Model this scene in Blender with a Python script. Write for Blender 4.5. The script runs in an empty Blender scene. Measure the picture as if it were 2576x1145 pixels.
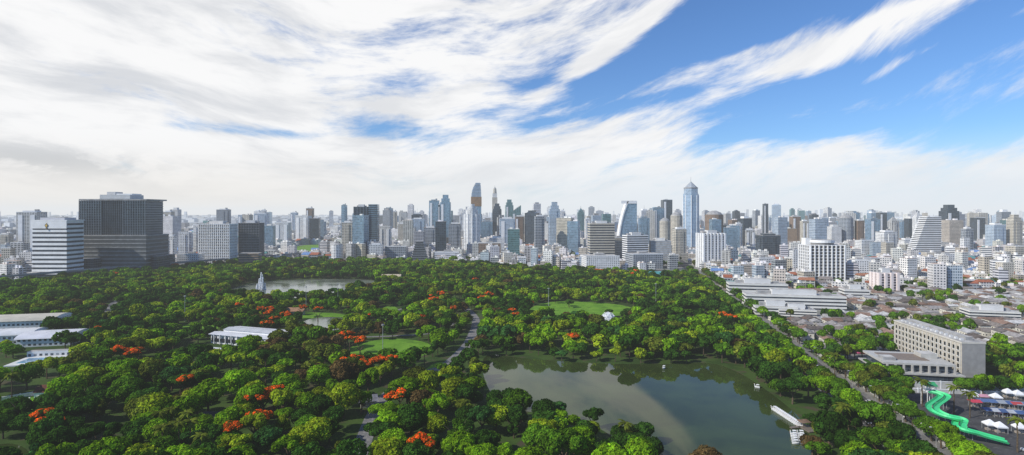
import bpy, math, random
import numpy as np
from mathutils import Vector, Matrix
random.seed(7); rng=np.random.default_rng(7)
R=random.Random(11)
scene=bpy.context.scene
col=scene.collection
H=100.0; F=1400.0
# survey helper: sight line over the level ground -> ground coordinates in metres
def gp(u,v,z=0.0):
    Y=(H-z)*F/(v-535.0); return ((u-1288.0)*Y/F, Y)
def pz(v,Y): return H-(v-535.0)*Y/F
def px(u,Y): return (u-1288.0)*Y/F
# ------------------------------------------------------------ node helpers
class NT:
    def __init__(s,nt): s.nt=nt; s.n=nt.nodes; s.l=nt.links
    def new(s,t,**k):
        x=s.n.new(t)
        for a,b in k.items(): setattr(x,a,b)
        return x
    def put(s,sock,val):
        if val is None: return
        if isinstance(val,bpy.types.NodeSocket): s.l.new(val,sock)
        else:
            try: sock.default_value=val
            except Exception:
                sock.default_value=(*val,1.0)
    def M(s,op,a,b=None,c=None,clamp=False):
        x=s.new('ShaderNodeMath',operation=op,use_clamp=clamp)
        s.put(x.inputs[0],a); s.put(x.inputs[1],b); s.put(x.inputs[2],c)
        return x.outputs[0]
    def mix(s,f,a,b,mode='MIX'):
        x=s.new('ShaderNodeMix',data_type='RGBA',blend_type=mode)
        s.put(x.inputs[0],f); s.put(x.inputs[6],a if isinstance(a,bpy.types.NodeSocket) else (*a,1)); s.put(x.inputs[7],b if isinstance(b,bpy.types.NodeSocket) else (*b,1))
        return x.outputs[2]
    def noise(s,vec,scale,detail=4,rough=.55,dist=0.0):
        x=s.new('ShaderNodeTexNoise'); s.put(x.inputs['Vector'],vec)
        x.inputs['Scale'].default_value=scale; x.inputs['Detail'].default_value=detail
        x.inputs['Roughness'].default_value=rough; x.inputs['Distortion'].default_value=dist
        return x.outputs[0]
    def sm(s,val,a,b,c=0.0,d=1.0):
        x=s.new('ShaderNodeMapRange',interpolation_type='SMOOTHSTEP'); s.put(x.inputs[0],val)
        for i,k in enumerate((a,b,c,d)): x.inputs[i+1].default_value=k
        return x.outputs[0]
    def comb(s,a,b,c):
        x=s.new('ShaderNodeCombineXYZ'); s.put(x.inputs[0],a); s.put(x.inputs[1],b); s.put(x.inputs[2],c); return x.outputs[0]
def newmat(name):
    m=bpy.data.materials.new(name); m.use_nodes=True; m.node_tree.nodes.clear()
    return m,NT(m.node_tree)
def finish(T,col_,rough=.8,spec=.3,metal=0.0,bump=None,bs=.3,bd=.1):
    p=T.new('ShaderNodeBsdfPrincipled'); o=T.new('ShaderNodeOutputMaterial')
    T.put(p.inputs['Base Color'],col_ if isinstance(col_,bpy.types.NodeSocket) else (*col_,1))
    T.put(p.inputs['Roughness'],rough); p.inputs['Specular IOR Level'].default_value=spec; T.put(p.inputs['Metallic'],metal)
    if bump is not None:
        b=T.new('ShaderNodeBump'); b.inputs['Strength'].default_value=bs; b.inputs['Distance'].default_value=bd
        T.put(b.inputs['Height'],bump); T.l.new(b.outputs[0],p.inputs['Normal'])
    T.l.new(p.outputs[0],o.inputs[0]); return p
def tintnode(T):
    a=T.new('ShaderNodeAttribute',attribute_name='tint'); o=T.new('ShaderNodeObjectInfo')
    return T.mix(1.0,a.outputs['Color'],o.outputs['Color'],'MULTIPLY')
def plain(name,c,rough=.8,spec=.3,metal=0,var=.2,scale=.3,tint=True):
    m,T=newmat(name); g=T.new('ShaderNodeNewGeometry')
    n=T.noise(g.outputs['Position'],scale,4)
    k=T.sm(n,.3,.7,1-var,1+var)
    cc=T.mix(1.0,c,T.comb(k,k,k),'MULTIPLY')
    if tint: cc=T.mix(1.0,cc,tintnode(T),'MULTIPLY')
    finish(T,cc,rough,spec,metal); return m
def facade(name,wall,glass,fh=3.4,bw=3.2,fu=.6,fv=.5,grough=.12,wrough=.8,gm=0.0):
    m,T=newmat(name); uv=T.new('ShaderNodeUVMap'); s=T.new('ShaderNodeSeparateXYZ'); T.l.new(uv.outputs[0],s.inputs[0])
    U=T.M('DIVIDE',s.outputs[0],bw); V=T.M('DIVIDE',s.outputs[1],fh)
    fu_=T.M('ABSOLUTE',T.M('SUBTRACT',T.M('FRACT',U),.5)); fv_=T.M('ABSOLUTE',T.M('SUBTRACT',T.M('FRACT',V),.5))
    w=T.M('MULTIPLY',T.M('LESS_THAN',fu_,fu/2),T.M('LESS_THAN',fv_,fv/2))
    wn=T.new('ShaderNodeTexWhiteNoise',noise_dimensions='2D'); T.l.new(T.comb(T.M('FLOOR',U),T.M('FLOOR',V),0.0),wn.inputs[0])
    g=T.mix(wn.outputs[0],tuple(x*.6 for x in glass),tuple(min(1,x*1.5) for x in glass))
    blind=T.M('GREATER_THAN',wn.outputs[0],.88)
    g=T.mix(T.M('MULTIPLY',blind,.5),g,tuple(x*.7 for x in wall))
    geo=T.new('ShaderNodeNewGeometry'); n=T.noise(geo.outputs['Position'],.05,4,.65)
    k=T.sm(n,.3,.7,.8,1.08); wc=T.mix(1.0,wall,T.comb(k,k,k),'MULTIPLY'); 
    tn=tintnode(T); wc=T.mix(1.0,wc,tn,'MULTIPLY')
    c=T.mix(w,wc,g); r=T.M('ADD',T.M('MULTIPLY',w,grough-wrough),wrough)
    finish(T,c,r,.5,T.M('MULTIPLY',w,gm) if gm else 0.0); return m
MT={}
MT['W']=facade('white_facade',(.74,.74,.73),(.06,.08,.10),3.3,3.4,.55,.48)
MT['R']=facade('white_ribbon_facade',(.74,.74,.75),(.05,.07,.10),3.6,40,.99,.45)
MT['B']=facade('beige_facade',(.54,.50,.42),(.05,.06,.07),3.5,3.0,.6,.5)
MT['G']=facade('grey_facade',(.34,.37,.40),(.05,.07,.10),3.6,4.0,.8,.5,gm=.3)
MT['L']=facade('blue_glass_facade',(.22,.30,.38),(.20,.32,.42),3.8,2.4,.85,.78,.12,.4,.5)
MT['D']=facade('dark_glass_facade',(.06,.075,.09),(.07,.10,.13),3.8,4.5,.86,.7,.12,.5,.5)
MT['N']=facade('brown_facade',(.27,.19,.14),(.05,.05,.05),3.4,3.2,.6,.5)
MT['T']=facade('teal_glass_facade',(.14,.25,.26),(.10,.22,.24),3.8,3.0,.85,.72,.12,.4,.5)
MT['C']=facade('concrete_facade',(.56,.56,.54),(.07,.08,.09),3.2,5.5,.7,.55)
MT['P']=facade('pale_blue_facade',(.48,.56,.64),(.18,.26,.34),3.5,2.6,.7,.6,gm=.4)
MT['H']=facade('house_facade',(.58,.55,.49),(.06,.06,.06),3.1,3.0,.38,.4)
MT['F']=plain('hazed_far_facade',(.54,.57,.60),.9,.1,var=.12,scale=.02)  # pale, low contrast: distance haze put into the base colour
MT['roof']=plain('flat_roof',(.42,.41,.39),.9,.2,var=.3,scale=.15)
MT['troof']=plain('pitched_roof',(.9,.9,.9),.85,.2,var=.3,scale=.5)
MT['white']=plain('white_paint',(.78,.78,.77),.6,.3,var=.07,scale=.1)
MT['grey']=plain('grey_concrete',(.30,.30,.30),.8,.3,var=.2,scale=.2)
MT['dark']=plain('dark_cladding',(.06,.068,.075),.4,.5,var=.2,scale=.1)
MT['glass']=facade('dark_window_glass',(.07,.09,.11),(.035,.05,.07),3.6,2.0,.92,.95,.08,.3)
MT['metal']=plain('metal_roof',(.55,.56,.57),.45,.4,var=.12,scale=.1)
MT['pole']=plain('galvanised_steel',(.35,.36,.36),.5,.5)
MT['paint']=plain('car_paint',(1,1,1),.25,.6,var=.03)
MT['cglass']=plain('car_glass',(.02,.025,.03),.08,.6,var=.1)
MT['tyre']=plain('tyre_rubber',(.02,.02,.02),.9,.1)
MT['color']=plain('painted_surface',(1,1,1),.5,.4,var=.1,scale=.4)
MT['bark']=plain('bark',(.10,.075,.05),.95,.1,var=.35,scale=1.5)
def twosided(name,spray=False):
    m,T=newmat(name); tn=tintnode(T); geo=T.new('ShaderNodeNewGeometry')
    if spray: c=T.mix(1.0,tn,(.9,.92,.94),'MULTIPLY')
    else:
        n=T.noise(geo.outputs['Position'],.6,2); k=T.sm(n,.3,.7,.68,1.35); c=T.mix(1.0,tn,T.comb(k,k,T.M('MULTIPLY',k,.8)),'MULTIPLY')
    d=T.new('ShaderNodeBsdfDiffuse'); T.l.new(c,d.inputs[0])
    t=T.new('ShaderNodeBsdfTranslucent'); T.l.new(c if spray else T.mix(1.0,c,(1.3,1.4,.5),'MULTIPLY'),t.inputs[0]); ms=T.new('ShaderNodeMixShader'); ms.inputs[0].default_value=.5 if spray else .22
    o=T.new('ShaderNodeOutputMaterial'); T.l.new(d.outputs[0],ms.inputs[1]); T.l.new(t.outputs[0],ms.inputs[2]); T.l.new(ms.outputs[0],o.inputs[0]); return m
MT['leaf']=twosided('foliage'); MT['spray']=twosided('water_spray',True)
def water(name,c,rough,bs,spec=.5):
    m,T=newmat(name); geo=T.new('ShaderNodeNewGeometry')
    n=T.noise(geo.outputs['Position'],.9,3,.6); n2=T.noise(geo.outputs['Position'],.022,4,.6,.5)
    cc=T.mix(T.sm(n2,.35,.65),tuple(x*.75 for x in c),tuple(x*1.25 for x in c))
    p=finish(T,cc,T.sm(n2,.4,.65,rough,rough*2.2),spec,bump=n,bs=bs,bd=.05); p.inputs['IOR'].default_value=1.33; return m
MT['water']=water('lake_water',(.036,.054,.014),.025,.02,.36)
MT['pond']=water('pond_water',(.15,.17,.13),.1,.2,.8)
MT['pool']=water('pool_water',(.12,.42,.6),.1,.2)
def groundmat(name,a,b,c,s1,s2,far=False):
    m,T=newmat(name); geo=T.new('ShaderNodeNewGeometry'); P=geo.outputs['Position']
    x=T.mix(T.sm(T.noise(P,s1,4,.6),.4,.6),a,b); x=T.mix(T.sm(T.noise(P,s2,4,.6),.52,.66),x,c)
    finish(T,x,.95,.1); return m
MT['ground']=groundmat('city_ground',(.28,.27,.25),(.17,.17,.165),(.05,.085,.03),.02,.008)
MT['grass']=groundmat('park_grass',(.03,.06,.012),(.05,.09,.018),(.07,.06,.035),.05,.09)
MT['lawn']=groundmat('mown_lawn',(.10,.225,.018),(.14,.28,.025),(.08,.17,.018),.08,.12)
MT['asphalt']=groundmat('asphalt',(.075,.075,.078),(.055,.055,.058),(.10,.10,.10),.2,.4)
MT['path']=groundmat('paving',(.20,.19,.19),(.15,.15,.15),(.26,.25,.23),.2,.5)
# ------------------------------------------------------------ mesh builder
class MB:
    def __init__(s): s.v=[];s.f=[];s.m=[];s.uv=[];s.t=[];s.mats=[]
    def mi(s,k):
        if k not in s.mats: s.mats.append(k)
        return s.mats.index(k)
    def face(s,pts,mat,uv=None,t=(1,1,1)):
        i=len(s.v); s.v+=[tuple(p) for p in pts]; s.f.append(tuple(range(i,i+len(pts)))); s.m.append(s.mi(mat))
        s.uv+= uv if uv else [(p[0],p[1]) for p in pts]; s.t.append(t)
    def prism(s,poly,z0,z1,wm,rm=None,top=None,t=(1,1,1),rt=None,bottom=False,z1s=None):
        n=len(poly); top=top or poly; run=0
        for i in range(n):
            a=poly[i]; b=poly[(i+1)%n]; c=top[(i+1)%n]; d=top[i]
            L=math.hypot(b[0]-a[0],b[1]-a[1])
            s.face([(a[0],a[1],z0),(b[0],b[1],z0),(c[0],c[1],z1),(d[0],d[1],z1)],wm,[(run,z0),(run+L,z0),(run+L,z1),(run,z1)],t)
            run+=L
        if rm: s.face([(p[0],p[1],z1) for p in top],rm,None,rt or (t if rm==wm else (1,1,1)))
        if bottom: s.face([(p[0],p[1],z0) for p in reversed(poly)],rm or wm,None,t)
    def box(s,cx,cy,w,d,z0,z1,wm,rm=None,rot=0,t=(1,1,1),rt=None,bottom=False,ts=1.0):
        c,n=math.cos(rot),math.sin(rot)
        def q(k): return [(cx+(x*c-y*n)*k,cy+(x*n+y*c)*k) for x,y in ((-w/2,-d/2),(w/2,-d/2),(w/2,d/2),(-w/2,d/2))]
        s.prism(q(1),z0,z1,wm,rm or wm,q(ts),t,rt,bottom)
    def ngon(s,cx,cy,r,n,z0,z1,wm,rm=None,r2=None,t=(1,1,1),sx=1,rt=None):
        P=[(cx+sx*r*math.cos(2*math.pi*i/n+.3),cy+r*math.sin(2*math.pi*i/n+.3)) for i in range(n)]
        Q=None
        if r2 is not None: Q=[(cx+sx*r2*math.cos(2*math.pi*i/n+.3),cy+r2*math.sin(2*math.pi*i/n+.3)) for i in range(n)]
        s.prism(P,z0,z1,wm,rm or wm,Q,t,rt)
    def tube(s,p0,p1,r0,r1,mat,n=6,t=(1,1,1)):
        p0=Vector(p0);p1=Vector(p1);d=(p1-p0).normalized(); a=d.orthogonal().normalized(); b=d.cross(a)
        A=[p0+(a*math.cos(2*math.pi*i/n)+b*math.sin(2*math.pi*i/n))*r0 for i in range(n)]
        B=[p1+(a*math.cos(2*math.pi*i/n)+b*math.sin(2*math.pi*i/n))*r1 for i in range(n)]
        for i in range(n): s.face([A[i],A[(i+1)%n],B[(i+1)%n],B[i]],mat,None,t)
        s.face(B,mat,None,t)
    def gable(s,cx,cy,w,d,z0,h,mat,rot=0,t=(1,1,1),over=.5,wall=None,wt=(1,1,1)):
        c,n=math.cos(rot),math.sin(rot)
        def q(x,y,z): return (cx+x*c-y*n,cy+x*n+y*c,z)
        W=w/2+over;D=d/2+over
        s.face([q(-W,-D,z0),q(W,-D,z0),q(W,0,z0+h),q(-W,0,z0+h)],mat,None,t)
        s.face([q(W,D,z0),q(-W,D,z0),q(-W,0,z0+h),q(W,0,z0+h)],mat,None,t)
        s.face([q(W,-D,z0),q(W,D,z0),q(W,0,z0+h)],wall or mat,None,t)
        s.face([q(-W,D,z0),q(-W,-D,z0),q(-W,0,z0+h)],wall or mat,None,t)
    def mesh(s,name):
        me=bpy.data.meshes.new(name); me.from_pydata(s.v,[],s.f)
        for k in s.mats: me.materials.append(MT[k])
        me.polygons.foreach_set('material_index',s.m)
        ul=me.uv_layers.new(name='UVMap'); ul.data.foreach_set('uv',np.array(s.uv,dtype=np.float32).ravel())
        a=me.attributes.new('tint','FLOAT_COLOR','FACE'); tt=np.ones((len(s.t),4),dtype=np.float32); tt[:,:3]=np.array(s.t,dtype=np.float32); a.data.foreach_set('color',tt.ravel())
        me.update(); return me
def obj(name,me=None,loc=(0,0,0),rot=0,parent=None,label=None,cat=None,group=None,kind=None,color=None,scale=None):
    o=bpy.data.objects.new(name,me); o.location=loc; o.rotation_euler=(0,0,rot)
    if scale is not None: o.scale=scale if hasattr(scale,'__len__') else (scale,)*3
    if parent: o.parent=parent
    if label: o['label']=label
    if cat: o['category']=cat
    if group: o['group']=group
    if kind: o['kind']=kind
    if color: o.color=(*color,1)
    col.objects.link(o); return o
def inpoly(x,y,P):
    c=False;j=len(P)-1
    for i in range(len(P)):
        if (P[i][1]>y)!=(P[j][1]>y) and x<(P[j][0]-P[i][0])*(y-P[i][1])/(P[j][1]-P[i][1])+P[i][0]: c=not c
        j=i
    return c
def sheet(name,P,z,mat,label=None):
    b=MB(); 
    A=sum(P[i][0]*P[(i+1)%len(P)][1]-P[(i+1)%len(P)][0]*P[i][1] for i in range(len(P)))
    if A<0: P=P[::-1]
    b.face([(x,y,z) for x,y in P],mat); o=obj(name,b.mesh(name),kind='structure'); 
    return o
def smooth(P,n=2):
    for _ in range(n):
        Q=[]
        for i in range(len(P)):
            a=P[i];b=P[(i+1)%len(P)]
            Q+= [(a[0]*.75+b[0]*.25,a[1]*.75+b[1]*.25),(a[0]*.25+b[0]*.75,a[1]*.25+b[1]*.75)]
        P=Q
    return P
# ------------------------------------------------------------ ground layout
sheet('ground',[(-16000,-3000),(16000,-3000),(16000,22000),(-16000,22000)],0,'ground')
roadx=lambda Y:173+.193*(Y-252)
railx=lambda Y:-697+.54*(Y-757)
park=[(-420,120),(roadx(120)-10,120),(roadx(860)-10,860),(px(1560,900),900),(px(1300,955),955),(px(1180,1060),1060),(px(1000,1085),1085),(px(660,1110),1110),(railx(1100)+12,1100),(railx(757)+12,757),(railx(500)+12,500),(-700,120)]
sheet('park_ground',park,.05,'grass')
lake=smooth([gp(1208,888),gp(1300,900),gp(1420,911),gp(1560,917),gp(1700,916),gp(1795,912),gp(1860,938),gp(1905,966),gp(1960,1005),gp(2012,1050),gp(2040,1100),gp(2045,1180),gp(2000,1350),gp(1800,1380),gp(1710,1290),gp(1650,1180),gp(1560,1110),gp(1480,1062),gp(1380,1045),gp(1290,1030),gp(1222,985)])
def grow(P,d):
    cx=sum(p[0] for p in P)/len(P);cy=sum(p[1] for p in P)/len(P)
    return [(x+(x-cx)/math.hypot(x-cx,y-cy)*d,y+(y-cy)/math.hypot(x-cx,y-cy)*d) for x,y in P]
sheet('lake_bank',grow(lake,1.3),.12,'grass'); sheet('lake_water',lake,.18,'water')
pondA=smooth([gp(560,740),gp(590,722),gp(660,708),gp(760,703),gp(880,702),gp(955,706),gp(950,724),gp(860,740),gp(760,750),gp(640,752)])
pondB=smooth([gp(740,826),gp(770,803),gp(830,797),gp(885,803),gp(872,826),gp(800,838)])
pondC=smooth([gp(-60,1150),gp(-20,1120),gp(40,1115),gp(80,1140),gp(60,1180),gp(-60,1180)])
for P,mm in ((pondA,'pond'),(pondB,'pond'),(pondC,'water')): sheet('pond_bank',grow(P,1.5),.12,'grass'); sheet('pond_water',P,.18,mm)
lawns=[smooth([gp(1310,800),gp(1350,762),gp(1440,757),gp(1585,768),gp(1605,790),gp(1480,800)]),
 smooth([gp(835,914),gp(885,868),gp(980,850),gp(1080,860),gp(1095,888),gp(1000,912)]),
 smooth([gp(940,805),gp(963,770),gp(1000,770),gp(1010,805)]),smooth([gp(735,803),gp(760,785),gp(880,790),gp(850,803)]),
 smooth([gp(-20,1040),gp(0,995),gp(130,990),gp(150,1015),gp(60,1045)]),smooth([gp(440,825),gp(480,812),gp(560,816),gp(540,834)]),
 smooth([gp(1055,940),gp(1100,908),gp(1150,916),gp(1115,948)])]
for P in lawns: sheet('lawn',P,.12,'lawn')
club=[smooth([gp(690,640),gp(740,617),gp(880,612),gp(900,630),gp(800,642)]),smooth([gp(960,612),gp(1000,600),gp(1080,603),gp(1060,617)])]
for P in club: sheet('sports_field',P,.05,'lawn')
def ribbon(name,pts,w,z,mat):
    L=[];Rr=[]
    for i,p in enumerate(pts):
        a=pts[max(0,i-1)];b=pts[min(len(pts)-1,i+1)];dx,dy=b[0]-a[0],b[1]-a[1];l=math.hypot(dx,dy);nx,ny=-dy/l*w/2,dx/l*w/2
        L.append((p[0]+nx,p[1]+ny));Rr.append((p[0]-nx,p[1]-ny))
    b=MB()
    for i in range(len(pts)-1): b.face([(*Rr[i],z),(*Rr[i+1],z),(*L[i+1],z),(*L[i],z)],mat)
    return obj(name,b.mesh(name),kind='structure')
def curve(pts,n=6):
    out=[]
    for i in range(len(pts)-1):
        p0=pts[max(0,i-1)];p1=pts[i];p2=pts[i+1];p3=pts[min(len(pts)-1,i+2)]
        for k in range(n):
            t=k/n; out.append(tuple(.5*((2*p1[j])+(-p0[j]+p2[j])*t+(2*p0[j]-5*p1[j]+4*p2[j]-p3[j])*t*t+(-p0[j]+3*p1[j]-3*p2[j]+p3[j])*t**3) for j in range(len(p1))))
    out.append(tuple(pts[-1])); return out
paths=[(curve([gp(900,1150),gp(960,1010),gp(1045,945),gp(1110,925),gp(1155,890),gp(1185,850),gp(1195,800),gp(1150,760)]),7.5),
 (curve([gp(330,930),gp(400,912),gp(480,885),gp(520,870)]),9),(curve([gp(790,815),gp(900,800),gp(960,795),gp(1020,775),gp(1100,765)]),4),
 (curve([gp(270,810),gp(275,775),gp(300,755),gp(350,745)]),6),(curve([gp(860,850),gp(1000,845),gp(1100,835),gp(1160,800)]),4)]
for P,w in paths: ribbon('path',P,w,.16,'path')
Ys=[100+i*50 for i in range(25)]
ribbon('road',[(roadx(y),y) for y in Ys],17,.10,'asphalt')
for sgn,nm in ((-1,'pavement'),(1,'pavement')):
    b=MB(); 
    for i in range(len(Ys)-1):
        a=roadx(Ys[i])+sgn*10.2;c=roadx(Ys[i+1])+sgn*10.2
        b.prism([(a-1.6,Ys[i]),(a+1.6,Ys[i]),(c+1.6,Ys[i+1]),(c-1.6,Ys[i+1])],0,.24,'path','path')
    obj(nm,b.mesh(nm),kind='structure')
b=MB()
for off in (-5.0,-1.7,5.0):
    for k in range(140):
        y=150+k*6; x=roadx(y)+off
        b.face([(x-.1,y,.124),(x+.1,y,.124),(x+.1+.58,y+3,.124),(x-.1+.58,y+3,.124)],'white')
for off in (1.5,1.9):
    b.face([(roadx(150)+off-.1,150,.124),(roadx(150)+off+.1,150,.124),(roadx(990)+off+.1,990,.124),(roadx(990)+off-.1,990,.124)],'color',None,(.6,.45,.05))
obj('road_marking',b.mesh('road_marking'),kind='structure')
ribbon('road',[(roadx(410)+12,410),(roadx(410)+120,398),(roadx(410)+330,370)],8,.10,'asphalt')
sheet('fairground_pavement',[(roadx(225)+15,225),(roadx(225)+130,225),(roadx(225)+140,318),(roadx(318)+15,318)],.08,'asphalt')
sheet('compound_lawn',[(roadx(318)+15,322),(330,322),(350,380),(roadx(380)+15,380)],.08,'grass')
# ------------------------------------------------------------ occupied footprints
OCC=[]
def occ(x,y,r): OCC.append((x,y,r))
def free(x,y,r): 
    return all((x-a)**2+(y-b)**2>(r+c)**2 for a,b,c in OCC)
# ------------------------------------------------------------ banded (real floor slabs) buildings
def banded(name,label,cx,cy,w,d,h,floors,rot,bandmat,core,bf=.45,piers=0,proud=.5,z0=0,pier_mat=None,plant=True,parent=None,tint=(1,1,1),pd=.5):
    top=parent or obj(name,None,(cx,cy,0),rot,label=label,cat='building')
    ox,oy=(0,0) if parent is None else (cx,cy)
    b=MB(); b.box(ox,oy,w,d,z0,h-.05,core,'roof'); obj('wall',b.mesh('wall'),parent=top)
    fh=(h-z0)/floors
    b=MB(); b.box(ox,oy,w+2*proud,d+2*proud,0,fh*bf,bandmat,'roof',t=tint,bottom=True); sm_=b.mesh('floor_band')
    for i in range(floors): obj('floor_band',sm_,(0,0,z0+i*fh+fh*(1-bf)),parent=top)
    if piers:
        b=MB(); pp=proud+.25; b.box(0,0,pd,pd*1.3,z0,h+.1,pier_mat or bandmat,None,t=tint); pm=b.mesh('pier')
        for i in range(piers+1):
            x=-w/2+w*i/piers; obj('pier',pm,(ox+x,oy-d/2-pp,0),parent=top)
        nd=max(2,int(piers*d/w))
        for i in range(nd+1):
            y=-d/2+d*i/nd
            for sg in (-1,1): obj('pier',pm,(ox+sg*(w/2+pp),oy+y,0),parent=top)
    if plant:
        b=MB(); b.box(ox,oy,w*.45,d*.5,h,h+5,'white','roof',t=(.8,.8,.8)); b.box(ox-w*.3,oy+d*.1,w*.14,d*.3,h,h+3,'grey','roof'); b.box(ox+w*.33,oy,w*.1,d*.2,h,h+2.5,'grey','roof')
        obj('plant_room',b.mesh('plant_room'),parent=top)
    occ(cx,cy,max(w,d)*.6) if parent is None else None
    return top
# white striped office tower
Y=848; WW=53; t=banded('office_building','white office tower with dark ribbon windows and an emblem',px(80,Y)+WW/2,Y+17,WW,32,pz(556,Y),13,-.02,'white','glass',.55,proud=.6,plant=False)
b=MB(); h=pz(556,Y)
b.box(0,0,WW+3,35,h,h+1.6,'white','roof'); b.box(0,0,38,22,h+1.6,h+5,'white','roof',t=(.7,.7,.75)); obj('parapet',b.mesh('parapet'),parent=t)
b=MB(); b.box(0,-17.3,WW+2.5,1.0,h-11.5,h-.2,'white','white'); obj('sign_wall',b.mesh('wall'),parent=t)
b=MB(); b.ngon(0,0,2.6,16,0,.4,'color','color',t=(.03,.03,.04)); b.ngon(0,0,1.9,16,.4,.6,'color','color',t=(.6,.4,.08)); b.box(0,-4.2,2.2,3.6,0,.4,'color','color',t=(.03,.03,.05)); b.box(0,-3.6,1.2,1.6,.4,.55,'color','color',t=(.55,.38,.08)); b.box(0,3.2,1.0,1.8,0,.5,'color','color',t=(.6,.4,.08),ts=.3)
e=obj('emblem',b.mesh('emblem'),(-3,-17.9,h-7),parent=t); e.rotation_euler=(math.pi/2,0,0)
b=MB(); b.box(0,-4,WW+7,44,0,9,'glass','roof'); b.box(0,-26.6,50,1.2,7,9.4,'white','white'); obj('podium',b.mesh('podium'),parent=t)
# dark grey office complex
Y=905; CW=112; cx=px(192,Y)+CW/2
t=banded('office_complex','dark grey office block with gridded facade above a banded podium',cx,Y+32,CW,60,pz(592,Y),10,.0,'grey','dark',.28,proud=.5,plant=False,tint=(.75,.78,.8))
zz=pz(592,Y); zt=pz(500,Y)
banded('x','',-2,2,44,50,zt,14,0,'dark','dark',.35,piers=14,proud=.4,z0=zz,parent=t,plant=False,pd=.7,tint=(1.3,1.35,1.4))
for sx in (-38,34):
    b=MB(); b.box(sx-1,-1,36,46,zz,zt-3,'D','roof'); obj('wing',b.mesh('wing'),parent=t)
    fh=(zt-3-zz)/14; b=MB(); b.box(sx-1,-1,36.8,46.8,0,fh*.35,'dark','roof',t=(1.9,2,2.05),bottom=True); sm_=b.mesh('floor_band')
    for i in range(14): obj('floor_band',sm_,(0,0,zz+i*fh+fh*.6),parent=t)
    b=MB(); b.box(0,0,.7,.8,zz,zt-2.6,'dark','dark',t=(2.2,2.3,2.4)); pm=b.mesh('pier')
    for i in range(10): obj('pier',pm,(sx-19+36*i/9,-25,0),parent=t)
b=MB(); b.box(-2,2,111,54,zt-2.6,zt-.3,'grey','roof'); b.box(-4,0,50,34,zt,zt+7,'white','roof',t=(.6,.62,.63)); b.box(-16,0,14,18,zt+7,zt+12,'white','roof',t=(.7,.7,.7)); b.box(8,0,26,24,zt+7,zt+9,'white','roof'); obj('plant_room',b.mesh('plant_room'),parent=t)
b=MB(); b.box(-38,-40,44,18,0,26,'D','roof'); obj('annex',b.mesh('annex'),parent=t)
b=MB(); b.box(62,6,9,50,0,28,'D','roof'); obj('annex',b.mesh('annex'),parent=t)
occ(cx-35,Y+32,38);occ(cx+35,Y+32,38)
Y=1050; banded('apartment_block','white apartment block with regular square windows',px(538,Y),Y+15,60,26,pz(563,Y),15,-.06,'white','glass',.5,piers=16,proud=.3,pd=1.2)
Y=1085; banded('office_building','dark grey office building with vertical ribs',px(622,Y),Y+18,38,30,pz(561,Y),16,.12,'grey','dark',.3,piers=8,proud=.3,tint=(.6,.63,.67))
Y=1010; banded('office_building','brown stone office podium beside the grey block',px(622,Y),Y+12,34,20,26,6,.12,'grey','glass',.5,proud=.3,tint=(1.0,.72,.5),plant=False)
Y=765; t=banded('tower_building','white framed building with open dark bays and a ring roof',px(2083,Y),Y+16,46,30,pz(617,Y),13,-.03,'white','dark',.2,piers=8,proud=.9,pd=1.3,plant=False)
h=pz(617,Y); b=MB(); b.ngon(0,0,15,24,h,h+3,'grey','roof',t=(.7,.7,.7)); b.ngon(0,0,16,24,h+3,h+6.5,'white','roof'); b.box(-18,6,8,12,h,h+9,'white','roof'); obj('ring_roof',b.mesh('ring_roof'),parent=t)
Y=1000; banded('apartment_tower','white apartment tower with balconies beside the park',px(1795,Y),Y+14,40,24,pz(587,Y),20,.15,'white','glass',.42,piers=6,proud=.5,pd=3.0)
Y=1130; banded('office_building','beige office block with horizontal window bands',px(1515,Y),Y+16,50,28,pz(562,Y),15,.05,'white','glass',.5,proud=.4,tint=(.62,.57,.48))
Y=1050; banded('office_building','white office block with dark ribbon windows',px(1602,Y),Y+14,42,24,pz(592,Y),14,.2,'white','glass',.45,proud=.4)
Y=1060; banded('office_building','plain grey office block with narrow bands',px(1665,Y),Y+14,38,24,pz(606,Y),12,-.1,'grey','grey',.5,proud=.25,tint=(1.0,1.1,1.2))
Y=683; banded('apartment_block','small white and pink apartment block',px(2237,Y),Y+9,22,14,pz(687,Y),8,.0,'white','glass',.5,piers=3,proud=.3,pd=3.0,tint=(1,.88,.85))
Y=1240
t=banded('glass_tower','dark glass twin office tower with grey fins',px(905,Y),Y+16,28,30,pz(520,Y),26,.1,'dark','D',.3,piers=4,proud=.3,pd=1.6,tint=(1.6,1.8,1.9))
banded('x','',27,0,20,28,pz(514,Y),26,0,'L','D',.3,parent=t,plant=False,proud=.3)
for (u0,u1,vb,vt,dd,fl,lb) in ((1883,2130,778,742,20,4,'long white low hospital block with ribbon windows'),(1838,1985,747,713,18,4,'long white flat roofed hospital wing'),(2130,2190,752,728,18,3,'small white flat roofed block'),(1905,2010,797,770,14,3,'low white block with grey roof behind trees')):
    x0,Y=gp(u0,vb);x1=px(u1,Y); banded('hospital_block',lb,(x0+x1)/2,Y+dd/2,(x1-x0)*.94,dd,pz(vt,Y+4),fl,-.19,'white','glass',.55,proud=.4,tint=(.85,.84,.80))
for (u0,u1,vb,vt,dd,fl) in ((1965,2060,800,778,16,3),(2450,2570,806,782,18,3)):
    x0,Y=gp(u0,vb);x1=px(u1,Y); banded('school_block','white two storey block with flat roof',(x0+x1)/2,Y+dd/2,(x1-x0)*.9,dd,pz(vt,Y+4),fl,-.25,'white','glass',.5,proud=.3,tint=(.9,.88,.82))
cx,cy=283,372; rd=math.atan(.193)
h=20.5
top=obj('office_building',None,(cx,cy,0),-.10,label='long cream office building with rows of recessed windows',cat='building')
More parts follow.
